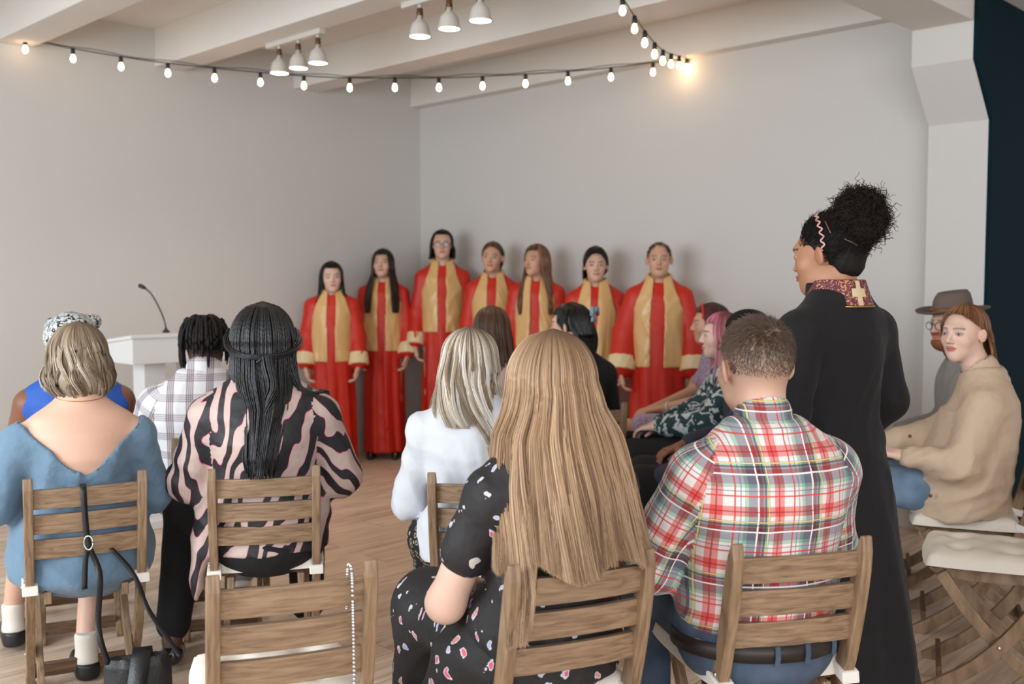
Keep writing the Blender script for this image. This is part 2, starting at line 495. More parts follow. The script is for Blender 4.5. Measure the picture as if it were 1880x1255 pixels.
def arm(J, s, r0, r1, r2, k=.02, end=2.0, reg=None):
    sh, el, wr = J['sh' + s], J['el' + s], J['wr' + s]
    out = []
    if end <= 1: out.append(cone(sh, sh + (el - sh) * end, r0, r0 + (r1 - r0) * end, k, reg))
    else:
        out.append(cone(sh, el, r0, r1, k, reg))
        ln = np.linalg.norm(el - sh)
        out.append(cone(el, el + (wr - el) * (end - 1), r1, r1 + (r2 - r1) * (end - 1), k, reg, off=ln))
    return out

def hand(J, s, curl=0.5, sc=1.0, spread=1.0):
    wr = J['wr' + s]; d = J['hd' + s] / np.linalg.norm(J['hd' + s]); n = J['hn' + s]; n = n - d * (n @ d); n /= np.linalg.norm(n)
    sd = np.cross(d, n) * (1 if s == 'R' else -1)            # towards the thumb
    P = []
    base = wr + d * .012
    P.append(cone(wr - d * .02, base + d * .02, .025 * sc, .024 * sc, .01))
    for q in (-.027, -.009, .009, .026):
        P.append(cone(base + d * .015 + sd * q * .7 * sc, base + d * .075 * sc + sd * q * sc, .0135 * sc, .0115 * sc, .012))
    for q, ln in ((-.030, .060), (-.010, .074), (.010, .080), (.029, .072)):
        p = base + d * .078 * sc + sd * q * sc; ang = 0.0; r = .0088 * sc
        for i, f in enumerate((.45, .32, .23)):
            ang += curl * (0.75, 1.0, 0.8)[i]
            v = d * math.cos(ang) + n * math.sin(ang) + sd * q * 1.5 * spread
            e = p + v / np.linalg.norm(v) * ln * f * sc
            P.append(cone(p, e, r, r * .93, .003)); p = e; r *= .93
    p = base + d * .018 * sc + sd * .028 * sc
    for ln, a1, r0 in ((.038, .75, .013), (.032, .45, .0105), (.024, .25, .009)):
        v = d * math.cos(a1) + sd * math.sin(a1) + n * curl * .45
        e = p + v / np.linalg.norm(v) * ln * sc
        P.append(cone(p, e, r0 * sc, r0 * .9 * sc, .006)); p = e
    return P

def head_prims(J, nose=1.0, jaw=1.0, ears=True):
    c, R, s = J['head'], J['R'], J['hs']
    P = lambda x, y, z: c + R @ (A(x, y, z) * s)
    E = lambda q, r, k, op='+', yaw=0.0, ti=0.0: ell(P(*q), A(*r) * s, R @ rotm(yaw, 0, ti), k * s, None, op)
    o = [E((0, -.012, .022), (.0745, .093, .083), .02),
         E((0, .028, -.030), (.060, .062, .078), .035),
         E((0, .030, -.075), (.048 * jaw, .050, .036), .03),
         E((0, .062, -.100), (.022 * jaw, .021, .018), .028),
         cone(P(-.026, .078, .016), P(.026, .078, .016), .013 * s, .013 * s, .02 * s),
         E((-.038, .054, -.034), (.023, .024, .022), .02), E((.038, .054, -.034), (.023, .024, .022), .02),
         E((-.032, .097, -.003), (.016, .014, .010), .014, '-'), E((.032, .097, -.003), (.016, .014, .010), .014, '-'),
         E((-.0315, .0755, -.005), (.0145, .0135, .0115), .003), E((.0315, .0755, -.005), (.0145, .0135, .0115), .003),
         cone(P(0, .086, .006), P(0, .106 * (.5 + nose / 2), -.033), .0065 * s, .0095 * s, .012 * s),
         E((-.0105, .095, -.038), (.008, .009, .0065), .006), E((.0105, .095, -.038), (.008, .009, .0065), .006),
         E((0, .0905, -.0605), (.021, .0085, .0052), .004), E((0, .0895, -.0700), (.018, .0090, .0058), .004),
         E((0, .099, -.0655), (.024, .006, .0012), .003, '-'),
         cone(P(0, -.022, -.045), J['neck'] + A(0, 0, -.03), .052 * s, .058 * s, .03)]
    if ears:
        for q in (-1, 1):
            o.append(E((q * .082, -.006, -.012), (.0065, .0165, .028), .007, '+', q * .6, 0.12 * q))
            o.append(E((q * .073, -.020, -.014), (.006, .010, .022), .006, '-', 0, 0))
            o.append(E((q * .091, .004, -.008), (.006, .009, .017), .006, '-', q * .6))
    return o

def face_colors(J, skin, lips=None, brow=(0.06, 0.035, 0.02), iris=(0.10, 0.05, 0.02), scalp=None, beard=None, blush=.12, brow_w=1.0, gaze=0.0, stubble=None, eyes=True):
    c, R, s = J['head'], J['R'], J['hs']; skin = A(*skin)
    lips = A(*lips) if lips is not None else skin * A(.85, .55, .52)
    def f(V):
        q = (V - c) @ R / s; x, y, z = q.T; C = np.tile(skin, (len(V), 1))
        def mix(m_, col):
            m_ = np.clip(m_, 0, 1)[:, None]; C[:] = C * (1 - m_) + A(*col) * m_
        near = (np.abs(x) < .11) & (np.abs(y) < .13) & (np.abs(z) < .15)
        ax_ = np.abs(x)
        if scalp is not None: mix(np.where(near, scalp[0](x, y, z), 0), scalp[1])
        front = near & (y > .05)
        mix(np.where(front, blush * np.exp(-((ax_ - .04) ** 2 + (z + .035) ** 2) / .0005) * 2, 0), skin * A(1.0, .62, .6))
        mix(np.where(near & (ax_ > .068) & (z < .03) & (z > -.05), .35, 0), skin * A(1.0, .72, .68))
        if beard is not None: mix(np.where(near & (y > -.01), beard[0](x, y, z), 0), beard[1])
        zb = .0185 - ((ax_ - .030) / .03) ** 2 * .006
        mix(np.where(front & (ax_ > .010) & (ax_ < .050), np.clip(1.6 - np.abs(z - zb) / (.0030 * brow_w), 0, 1) * .85, 0), brow)
        dx = (ax_ - .0315); hz = .0052 * (1 - (dx / .0155) ** 2); dz = z + .005
        eye = front & (np.abs(dx) < .0155) & eyes
        mix(np.where(eye & (np.abs(dz) < hz + .0022), 1.0, 0) * np.where(dz > 0, .9, .45), A(.02, .012, .01))
        mix(np.where(eye & (np.abs(dz) < hz), 1, 0), (0.46, 0.42, 0.40))  # eye whites toned down, shadow of the sockets painted into the colour
        ir = np.sqrt((x - np.sign(x) * .0315 - gaze * .004) ** 2 + (dz + .0003) ** 2)
        mix(np.where(eye & (np.abs(dz) < hz) & (ir < .0060), 1, 0), iris)
        mix(np.where(eye & (np.abs(dz) < hz) & (ir < .0028), 1, 0), (.005, .005, .005))
        lz = -.0655; lm = (x / .0235) ** 2 + ((z - lz) / .0098) ** 2
        mix(np.where(front & (y > .07), np.clip((1.15 - lm) * 3, 0, 1), 0), lips)
        mix(np.where(front & (ax_ < .021) & (np.abs(z - lz) < .0011), .8, 0), lips * .35)
        mix(np.where(front & ((ax_ - .009) ** 2 + (z + .044) ** 2 < .0036 ** 2), .8, 0), skin * .2)
        return C
    return f

def skin_mat(name, rough=0.5):
    return mat(name, (0.5, 0.4, 0.3), rough, attr=True, sub=0.12, bump=(140, 0.04))
M['skin'] = skin_mat('skin')

def body(J, label, loc, rot, skin, group=None, shape='f', slim=0.0, legs=True, arms='LR', curl=.5, fr=.005, hr=.006, base=.014, feet=True, face=True, nose=1.0, jaw=1.0,
         armr=(.050, .040, .027), legr=(.078, .052, .038), cut=None, hands=True, **fc):
    P = [loft(torso_keys(J, J['w'], slim, shape=shape), .03)] + shoulders(J, .048 + slim * .7)
    for s in arms:
        P += arm(J, s, *armr, k=.03)
        if hands: P += hand(J, s, curl)
    if legs:
        for s in 'LR':
            kn, an = J['kn' + s], J['an' + s]
            P += [cone(J['hip' + s], kn, legr[0], legr[1], .03), cone(kn, an, legr[1] * .95, legr[2], .03),
                  cone(kn * .72 + an * .28 + A(0, -.02, 0), kn * .45 + an * .55 + A(0, -.012, 0), .05, .038, .03)]
            if feet: P += [cone(an + A(0, -.02, -.045), an + A(0, .13, -.068), .030, .020, .03)]
    P += head_prims(J, nose, jaw)
    if cut: P.append(cut)
    s = J['hs']
    fine = [(J['head'], (.10 * s, .125 * s, .14 * s), fr)]
    if hands:
        for q in arms:
            d = J['hd' + q] / np.linalg.norm(J['hd' + q]); fine.append((J['wr' + q] + d * .09, (.055, .055, .055) + np.abs(d) * .055, hr))
    o = solid('person', P, M['skin'], None, base, fine, colf=face_colors(J, skin, **fc), cloth=False)
    o.location = (*loc, 0) if len(loc) == 2 else loc; o.rotation_euler = (0, 0, math.radians(rot))
    tag(o, label, 'person', group)
    return o

# ------------------------------------------------------------------ clothing
def top_prims(J, inf=.014, z0=None, sleeve=2.0, sr=(.062, .055, .042), shape='f', neck=.07, fold=None, cutneck=True, arms='LR', nk=.012, ndz=-.005):
    P = [loft(torso_keys(J, J['w'], inf, z0, shape), .03, 't', fold=fold)] + shoulders(J, .048 + inf)
    for s in arms:
        if sleeve > 0: P += arm(J, s, *sr, k=.025, end=sleeve, reg='a' + s)
    if cutneck:
        nb = J['neck']; P.append(cone(nb + A(0, .008, ndz), nb + A(0, .03, .2), neck, neck + .03, nk, None, '-'))
    return P

def trousers(J, r=(.098, .068, .052), leg=1.0, pel=(.17, .13, .10)):
    P = [ell(J['pel'] + A(0, .02, -.0), pel, None, .05, 't')]
    for s in 'LR':
        kn, an = J['kn' + s], J['an' + s]
        P += [cone(J['hip' + s], kn, r[0], r[1], .04, 'l' + s), cone(kn, kn + (an - kn) * leg, r[1], r[2], .03, 'l' + s, off=.4)]
    return P

# ------------------------------------------------------------------ hair
def cap(a=.086, b=.104, top=.118, cy=-.012, z1=.015, rows=()):
    out = []
    for u in np.linspace(0, 1, 9):
        z = top + (z1 - top) * u; f = math.sqrt(max(1 - ((z - z1) / (top - z1)) ** 2, 0))
        out.append((z, 0, cy, max(a * f, .004), max(b * f, .004)))
    return out + list(rows)

def sstep(x, a, b):
    t = np.clip((x - a) / (b - a), 0, 1); return t * t * (3 - 2 * t)

def hair(parent, c, prof, zend, th=(-2.3, 2.3), locks=60, per=20, seg=18, rad=.0013, cols=((.2, .13, .07),), yaw=0.0, wave=(0, 20), tipr=.35, root=None,
         seed=0, m='hair', sides=3, name='hair', thick=.16, jit=.05, rag=.03, pw=1.5, flat=1.0, lockr=.03, bead=0, base=True, basec=None, comb=0.0, lean=(0, 0, 0)):
    """hair falling over an envelope: prof rows are (z, cx, cy, a, b) about the head centre c; angle 0 is the back of the head"""
    r = np.random.RandomState(seed); K = np.array(sorted(prof), float); ztop = K[-1, 0]
    cols = [A(*q) for q in cols]; ln = A(*lean)
    def pt(t_, Th, Lr, zmul=1.0):
        ze = zend(Th); z = ztop + (ze * zmul - ztop) * t_ ** pw
        cx, cy, a, b = (np.interp(z, K[:, 0], K[:, i]) for i in (1, 2, 3, 4))
        x = cx + a * Lr * np.sin(Th); y = cy - b * Lr * np.cos(Th)
        yw = yaw * np.clip(1 + (z + .06) / .16, 0, 1); ca, sa = np.cos(yw), np.sin(yw); X, Y = x * ca - y * sa, x * sa + y * ca
        dn = np.maximum(-z, 0)[..., None]
        return np.stack([X, Y, z + 0 * X], -1) + dn * ln + c
    Vs, Fs, Cs = [], [], []; nv = 0
    if base:
        nt, nr = 72, 34
        Th, T = np.meshgrid(np.linspace(th[0], th[1], nt), np.linspace(0.0, 1, nr), indexing='ij')
        bc = np.mean(cols, 0) * .8 if basec is None else A(*basec)  # base sheet darker than the strands: shade in the gaps, put into the colour
        rip = 1 + .008 * np.sin(Th * 31 + 2 * np.sin(Th * 7)) * T + wave[0] * .0
        o_ = pt(T, Th, .955 * rip, .985).reshape(-1, 3); i_ = pt(T, Th, np.full_like(T, 1 - thick), .97).reshape(-1, 3)
        Vs += [o_, i_]; n0 = nt * nr
        for j in range(nt - 1):
            for i in range(nr - 1):
                a_ = j * nr + i; q = (a_, a_ + 1, a_ + nr + 1, a_ + nr); Fs.append(q); Fs.append(tuple(n0 + v for v in q[::-1]))
        for j in range(nt - 1):
            a_ = j * nr + nr - 1; Fs.append((a_, n0 + a_, n0 + a_ + nr, a_ + nr))
        for i in range(nr - 1):
            Fs.append((i, n0 + i, n0 + i + 1, i + 1)); e = (nt - 1) * nr + i; Fs.append((e, e + 1, n0 + e + 1, n0 + e))
        if root is not None:
            g = np.clip(1 - T.reshape(-1) * root[1], 0, 1)[:, None] ** 1.5; cb = bc * (1 - g) + A(*root[0]) * g
        else: cb = np.tile(bc, (n0, 1))
        Cs += [cb, cb]; nv = 2 * n0
    n = locks * per; T = np.linspace(0.0, 1, seg)
    lk = np.repeat(np.arange(locks), per)
    lth = np.linspace(th[0], th[1], locks) + r.normal(0, .02, locks); lph = r.uniform(0, 6.3, locks); lr_ = r.normal(1, lockr, locks); lam = r.uniform(.5, 1.3, locks)
    lc = r.randint(0, len(cols), locks); lz = r.uniform(0, rag, locks)
    dth = (th[1] - th[0]) / locks
    Th0 = lth[lk] + r.uniform(-.75, .75, n) * dth
    Th = Th0[:, None] + (lth[lk][:, None] - Th0[:, None]) * .35 * sstep(T, .5, 1)[None] + r.normal(0, jit * .4, n)[:, None] * T[None] + comb * T[None] ** 2
    Th = np.clip(Th, th[0] - .05, th[1] + .05)
    Lr = (lr_[lk][:, None] - 1) * sstep(T, .1, .7)[None] + 1 + r.uniform(-.035, .02, n)[:, None]
    zm = (1 - (lz[lk] + r.uniform(0, rag, n)))[:, None] + 0 * T[None]
    P = pt(np.broadcast_to(T[None], Th.shape), Th, Lr, zm)
    if wave[0]:
        z = P[..., 2] - c[2]
        tw = sstep(T, .2, .8)[None] * wave[0] * lam[lk][:, None]
        s1 = np.sin(-z * wave[1] + lph[lk][:, None] + .0) * tw; s2 = np.cos(-z * wave[1] + lph[lk][:, None]) * tw * .7
        tg = np.stack([np.cos(Th + yaw), np.sin(Th + yaw), 0 * Th], -1); rd = np.stack([np.sin(Th + yaw), -np.cos(Th + yaw), 0 * Th], -1)
        P = P + tg * s1[..., None] + rd * s2[..., None]
    V, Fq, C = tubes(P, rad * (1 - (1 - tipr) * sstep(T, .55, 1)), sides, bead)
    cc = np.array(cols)[lc][lk] * r.uniform(.8, 1.25, n)[:, None]
    alt = r.rand(n) < .3; cc[alt] = (np.array(cols)[r.randint(0, len(cols), n)])[alt]
    cc = np.repeat(cc[:, None, :], seg, 1)
    if root is not None:
        g = (np.clip(1 - T * root[1], 0, 1) ** 1.5)[None, :, None]; cc = cc * (1 - g) + A(*root[0]) * g
    cc = np.repeat(cc[:, :, None, :], sides, 2).reshape(-1, 3)
    Vs.append(V); Cs.append(cc)
    Fall = np.concatenate([np.array(Fs, np.int64).reshape(-1, 4), Fq + nv]) if Fs else Fq
    return link_mesh(name, np.concatenate(Vs), Fall, M[m], parent, True, np.clip(np.concatenate(Cs), 0, 1))

def tubes(P, rad, sides=3, bead=0):
    """P (n, seg, 3) -> quads of thin tubes"""
    n, seg, _ = P.shape
    T = np.gradient(P, axis=1); T /= np.linalg.norm(T, axis=2)[..., None] + 1e-9
    ref = np.where(np.abs(T[..., 2:3]) < .9, A(0, 0, 1), A(0, 1, 0)); ref = ref + 0 * T
    U = np.cross(T, np.where(np.abs(T[:, :1, 2:3]) < .9, A(0, 0, 1), A(0.3, 1, 0)) + 0 * T); U /= np.linalg.norm(U, axis=2)[..., None] + 1e-9
    W = np.cross(T, U)
    R = np.broadcast_to(np.asarray(rad), (n, seg)) if np.ndim(rad) < 2 else rad
    if bead: R = R * (1 + .22 * np.sin(np.arange(seg) * PI / 1.5 * bead))[None]
    a = np.arange(sides) * 2 * PI / sides
    V = P[:, :, None, :] + R[:, :, None, None] * (np.cos(a)[None, None, :, None] * U[:, :, None, :] + np.sin(a)[None, None, :, None] * W[:, :, None, :])
    b = (np.arange(n)[:, None, None] * seg + np.arange(seg - 1)[None, :, None]) * sides; k = np.arange(sides)[None, None, :]; k2 = (k + 1) % sides
    F_ = np.stack([b + k, b + k2, b + sides + k2, b + sides + k], -1).reshape(-1, 4)
    return V.reshape(-1, 3), F_, None

def short_hair(parent, J, n, lenf, colf, rad=.0009, seed=0, name='hair', lift=.35, swirl=None, R0=(.0755, .094, .084), C0=(0, -.012, .022), m='hair', seg=4, curl=0.0):
    r = np.random.RandomState(seed); d = r.normal(size=(n, 3)); d /= np.linalg.norm(d, axis=1)[:, None]
    q = d * A(*R0) + A(*C0); ln = lenf(q); ok = ln > 0; q, d, ln = q[ok], d[ok], ln[ok]
    nn = (q - A(*C0)) / A(*R0) ** 2; nn /= np.linalg.norm(nn, axis=1)[:, None]
    fl = swirl(q) if swirl is not None else np.tile(A(0, 0, -1), (len(q), 1))
    fl = fl - nn * (fl * nn).sum(1)[:, None]; fl /= np.linalg.norm(fl, axis=1)[:, None] + 1e-6
    fl += r.normal(0, .25, fl.shape); T = np.linspace(0, 1, seg)
    P = q[:, None] + (nn[:, None] * lift * (T ** .8)[None, :, None] + fl[:, None] * (1 - lift * .5) * (T ** 1.2)[None, :, None]) * ln[:, None, None] - nn[:, None] * .002
    if curl: P = P + np.sin(T[None, :, None] * 9 + r.uniform(0, 6, (len(q), 1, 3))) * curl * T[None, :, None]
    P = (P * J['hs']) @ J['R'].T + J['head']
    V, Fq, _ = tubes(P, (rad * (1 - .6 * T))[None] * np.ones((len(q), 1)))
    C = colf(q) * r.uniform(.7, 1.3, len(q))[:, None]
    C = np.repeat(C, seg * 3, 0)
    return link_mesh(name, V, Fq, M[m], parent, True, np.clip(C, 0, 1))

M['hair'] = mat('hair', (.2, .1, .05), 0.42, attr=True, spec=.45)
M['hair_dark'] = mat('dark_hair', (.02, .015, .012), 0.38, attr=True, spec=.5)
M['hair_mat'] = mat('curly_hair', (.02, .015, .012), 0.7, attr=True, spec=.25)
# ------------------------------------------------------------------ the hall
CX, CY = -0.79, 8.80                      # far left corner of the hall
HROT = math.radians(-44.6)                # local x runs along the back wall, local -y towards the camera side
def hall(mb_or_o):
    mb_or_o.location = (CX, CY, 0); mb_or_o.rotation_euler = (0, 0, HROT); return mb_or_o
def hw(x, y, z):                          # hall coordinates -> world
    c, s = math.cos(HROT), math.sin(HROT)
    return Vector((CX + x * c - y * s, CY + x * s + y * c, z))
def struct(name, boxes, m, bevel=0.0):
    b = MB()
    for lo, hi in boxes: b.box(lo, hi)
    o = hall(b.build(name, m, bevel=bevel)); o['kind'] = 'structure'; return o

struct('floor', [((-.2, -12, -.1), (13, 4.2, 0))], M['floor'])
struct('ceiling', [((-.2, -12, 3.15), (13, 4.2, 3.3))], M['ceiling'])
struct('wall_left', [((-.2, -12, 0), (0, .2, 3.15))], M['wall'])
struct('wall_back', [((0, 0, 0), (4.6, .2, 3.15))], M['wall'])
for i, (y0, y1) in enumerate([(-.11, 0), (-1.27, -1.04), (-2.39, -2.18), (-3.43, -3.20), (-4.58, -4.35), (-5.74, -5.51), (-6.9, -6.67)]):
    b = MB(); b.box((0, y0, 2.895 - .0 * i), (4.43, y1, 3.16))
    o = hall(b.build('trim_%d' % (i + 1), M['ceiling'], bevel=.006)); o['kind'] = 'structure'
struct('trim_8', [((4.43, -12, 2.735), (4.745, -.36, 3.16))], M['ceiling'], .006)
b = MB()   # pilaster with a haunch that carries the main beam
prof = [(0.1, 0), (-.12, 0), (-.12, 2.265), (-.36, 2.545), (-.36, 3.16), (0.1, 3.16)]
b.prism([(4.43, y, z) for y, z in prof], (.315, 0, 0))
o = hall(b.build('wall_pillar', M['wall'])); o['kind'] = 'structure'
b = MB()   # the dark green wall running on from the pillar's side
prof2 = [(4.2, 0), (-.12, 0), (-.12, 2.265), (-.36, 2.545), (-.36, 2.86), (-.28, 2.90), (4.2, 2.90)]
b.prism([(4.745, y, z) for y, z in prof2], (.02, 0, 0))
o = hall(b.build('wall_right', M['teal'])); o['kind'] = 'structure'
struct('trim_9', [((4.745, -.3, 2.90), (5.0, 4.2, 3.15))], M['ceiling'])

STRAND_A = [(-3.163, 6.36, 2.93), (-3.017, 6.378, 2.914), (-2.736, 6.413, 2.865), (-2.452, 6.448, 2.823), (-2.171, 6.482, 2.79), (-1.886, 6.516, 2.766), (-1.604, 6.549, 2.746), (-1.333, 6.581, 2.731), (-1.045, 6.614, 2.724), (-0.758, 6.647, 2.731), (-0.475, 6.679, 2.737), (-0.192, 6.711, 2.754), (0.089, 6.742, 2.774), (0.37, 6.773, 2.798), (0.656, 6.805, 2.829), (0.938, 6.835, 2.868), (1.17, 6.86, 2.902)]
BULBS_A = [0.148, 0.434, 0.724, 1.01, 1.297, 1.582, 1.855, 2.145, 2.434, 2.719, 3.004, 3.288, 3.571, 3.861, 4.147]
STRAND_B = [(1.17, 6.86, 2.902), (1.073, 6.598, 2.859), (0.98, 6.336, 2.815), (0.891, 6.074, 2.779), (0.806, 5.812, 2.76), (0.716, 5.55, 2.763), (0.629, 5.288, 2.774), (0.539, 5.026, 2.796), (0.447, 4.764, 2.825)]
BULBS_B = [0.02, 0.283, 0.564, 0.843, 1.119, 1.396, 1.673, 1.951]
MIC_BASE = (-1.985, 5.806, 1.124)

# ------------------------------------------------------------------ lamps and festoon lights
def lamp_cluster(xs, y, x0, x1, label, glab):
    t = empty('track_light', hw((x0 + x1) / 2, y, 2.895), HROT); tag(t, label, 'ceiling light')
    b = MB(); hl = (x1 - x0) / 2; b.box((-hl, -.022, -.03), (hl, .022, 0)); b.build('rail', M['white_metal'], t, bevel=.004)
    for x in xs:
        dx = x - (x0 + x1) / 2
        b = MB(); b.tube([(dx, 0, -.028), (dx, 0, -.055)], .010, 10); stem = b.build('stem', M['white_metal'], t, True)
        b = MB(); b.lathe([(.010, -.118), (.016, -.114), (.018, -.10), (.013, -.092), (.018, -.085), (.012, -.078), (.006, -.075)], (dx, 0, .03), 16)
        b.tube([(dx - .019, 0, -.07), (dx - .024, 0, -.095), (dx - .014, 0, -.11)], .003, 6); b.tube([(dx + .019, 0, -.07), (dx + .024, 0, -.095), (dx + .014, 0, -.11)], .003, 6)
        b.build('socket', M['brass'], t, True)
        b = MB(); b.lathe([(.012, -.112), (.016, -.135), (.032, -.148), (.046, -.168), (.052, -.195), (.053, -.205), (.060, -.222), (.060, -.228), (.054, -.226), (.048, -.205), (.046, -.18), (.02, -.15), (.008, -.14)], (dx, 0, .03), 32)
        sh = b.build('lamp_shade', M['white_metal'], t, True)
        b = MB(); b.lathe([(.001, -.2245), (.053, -.2240), (.055, -.2205), (.001, -.2200)], (dx, 0, .03), 32); b.build('diffuser', M['lamp_disc'], sh, True)
        l = bpy.data.lights.new('lamp', 'SPOT'); l.energy = 9; l.color = (1, .84, .66); l.spot_size = 2.3; l.spot_blend = .8; l.shadow_soft_size = .05
        lo = bpy.data.objects.new('lamp', l); COL.objects.link(lo); lo.parent = t; lo.location = (dx, 0, -.21)
lamp_cluster([1.262, 1.47, 1.675], -2.20, 1.14, 1.72, 'short white ceiling track with three dome lamps, the left one, above the lectern side', '')
lamp_cluster([2.60, 2.83, 3.06], -2.20, 2.47, 3.10, 'short white ceiling track with three dome lamps, nearer the middle of the room', '')

def proto_bulb():
    t = empty('festoon_bulb', (0, 0, 0))
    b = MB(); b.lathe([(.004, .012), (.011, .010), (.013, -.012), (.012, -.030), (.004, -.030)], n=14); b.build('socket', M['black_plastic'], t, True)
    b = MB(); b.lathe([(.006, -.028), (.010, -.034), (.014, -.046), (.0165, -.056), (.0145, -.068), (.008, -.076), (.002, -.078)], n=18); b.build('bulb', M['bulb'], t, True)
    return t
def copy_tree(o, parent=None):
    c = o.copy(); COL.objects.link(c)
    if parent: c.parent = parent
    for ch in list(o.children): copy_tree(ch, c)
    return c
pb = proto_bulb(); first = True
ORD = ['first', 'second', 'third', 'fourth', 'fifth', 'sixth', 'seventh', 'eighth', 'ninth', 'tenth', 'eleventh', 'twelfth', 'thirteenth', 'fourteenth', 'fifteenth', 'sixteenth']
def bez(P, n):
    P = [Vector(p) for p in P]; d = [0]
    for i in range(1, len(P)): d.append(d[-1] + (P[i] - P[i - 1]).length)
    out = []
    A_ = np.array(P); ds = np.linspace(0, d[-1], n)
    # catmull-rom through the points
    for s in ds:
        i = min(max(np.searchsorted(d, s) - 1, 0), len(P) - 2); t = (s - d[i]) / (d[i + 1] - d[i])
        p0, p1, p2, p3 = A_[max(i - 1, 0)], A_[i], A_[i + 1], A_[min(i + 2, len(P) - 1)]
        out.append(.5 * (2 * p1 + (p2 - p0) * t + (2 * p0 - 5 * p1 + 4 * p2 - p3) * t * t + (3 * p1 - p0 - 3 * p2 + p3) * t ** 3))
    return [Vector(q) for q in out]
strandA = bez(STRAND_A, 60); strandB = bez(STRAND_B, 30)
b = MB(); b.tube(strandA, .0035, 6); b.tube([p + Vector((0, 0, .012 + .006 * math.sin(i))) for i, p in enumerate(strandA)], .0025, 5)
tag(b.build('festoon_cable', M['black_plastic'], None, True), 'thin dark cable of festoon lights sagging across from left to the back wall', 'cable')
b = MB(); b.tube(strandB, .0035, 6)
tag(b.build('festoon_cable', M['black_plastic'], None, True), 'thin dark cable of festoon lights climbing from the back wall to the ceiling', 'cable')
def along(P, s):
    for i in range(1, len(P)):
        q = (P[i] - P[i - 1]).length
        if s <= q: return P[i - 1].lerp(P[i], s / q)
        s -= q
    return P[-1]
for pts, pos, lab, grp in ((strandA, BULBS_A, 'warm festoon bulb on the long sagging cable, %s from the left', 'bulbs on the long festoon cable'),
                      (strandB, BULBS_B, 'warm festoon bulb on the short climbing cable, %s from its wall end', 'bulbs on the short climbing festoon cable')):
    for s in pos:
        t = pb if first else copy_tree(pb); first = False
        p = along(pts, s); t.location = p - Vector((0, 0, .008)); i_ = pos.index(s)
        tag(t, lab % ORD[i_], 'light bulb', grp)
l = bpy.data.lights.new('bulb_glow', 'POINT'); l.energy = .6; l.color = (1, .62, .32); l.shadow_soft_size = .03
for q in (hw(2.76, -.10, 2.80),):
    lo = bpy.data.objects.new('bulb_glow', l); COL.objects.link(lo); lo.location = q

# ------------------------------------------------------------------ lectern
def lectern():
    t = empty('lectern', (-2.036, 6.012, 0), math.radians(45.4))
    tag(t, 'white lectern with a sloping box top on slim posts near the left wall', 'lectern')
    b = MB(); b.prism([(-.34, -.24, .955), (-.34, -.24, 1.100), (-.34, .11, 1.060), (-.34, .11, .955)], (.68, 0, 0)); b.build('desk_box', M['white_gloss'], t, bevel=.004)
    b = MB(); b.prism([(-.355, -.255, 1.100), (-.355, -.255, 1.121), (-.355, .125, 1.078), (-.355, .125, 1.060)], (.71, 0, 0)); b.build('desk_top', M['white_gloss'], t, bevel=.004)
    for x in (-.20, .07):
        b = MB(); b.box((x, -.085, .05), (x + .13, .06, .956)); b.build('post', M['white_gloss'], t, bevel=.003)
    b = MB(); b.box((-.30, -.20, 0), (.30, .16, .05)); b.build('base', M['white_gloss'], t, bevel=.006)
    return t
lectern()
m_ = empty('gooseneck_microphone', MIC_BASE)
tag(m_, 'thin black gooseneck microphone standing on the white lectern', 'microphone')
b = MB(); b.lathe([(.02, 0), (.02, .008), (.008, .02), (.006, .03)], n=16); b.build('base', M['black_plastic'], m_, True)
b = MB(); P_ = bez([(0, 0, .02), (-.010, 0, .075), (-.045, 0, .16), (-.085, -.0, .228), (-.122, 0, .258)], 24); b.tube(P_, .0045, 8); b.build('gooseneck', M['black_plastic'], m_, True)
b = MB(); b.tube([(-.110, 0, .252), (-.126, 0, .261), (-.147, 0, .270), (-.153, 0, .272)], [.006, .012, .012, .005], 12); b.build('capsule', M['black_plastic'], m_, True)

# ------------------------------------------------------------------ folding chairs
def arc_bar(mb, pts, w2, th, x):
    """bent bar in the y-z plane, from x to x+th; w2 half width"""
    pts = [np.array(p, float) for p in pts]; n = len(pts); L_, R_ = [], []
    for i in range(n):
        t = pts[min(i + 1, n - 1)] - pts[max(i - 1, 0)]; t /= np.linalg.norm(t); nn = np.array([-t[1], t[0]])
        L_.append(pts[i] + nn * w2[i]); R_.append(pts[i] - nn * w2[i])
    V = []; Fc = []
    for i in range(n):
        for (p, xx) in ((L_[i], x), (R_[i], x), (R_[i], x + th), (L_[i], x + th)): V.append((xx, p[0], p[1]))
    for i in range(n - 1):
        for k in range(4): Fc.append([i * 4 + k, i * 4 + (k + 1) % 4, i * 4 + 4 + (k + 1) % 4, i * 4 + 4 + k])
    Fc += [[3, 2, 1, 0], [4 * n - 4, 4 * n - 3, 4 * n - 2, 4 * n - 1]]
    mb.add(V, Fc)
def smooth2(pts, n):
    P = bez([(0, *p) for p in pts], n); return [(p[1], p[2]) for p in P]
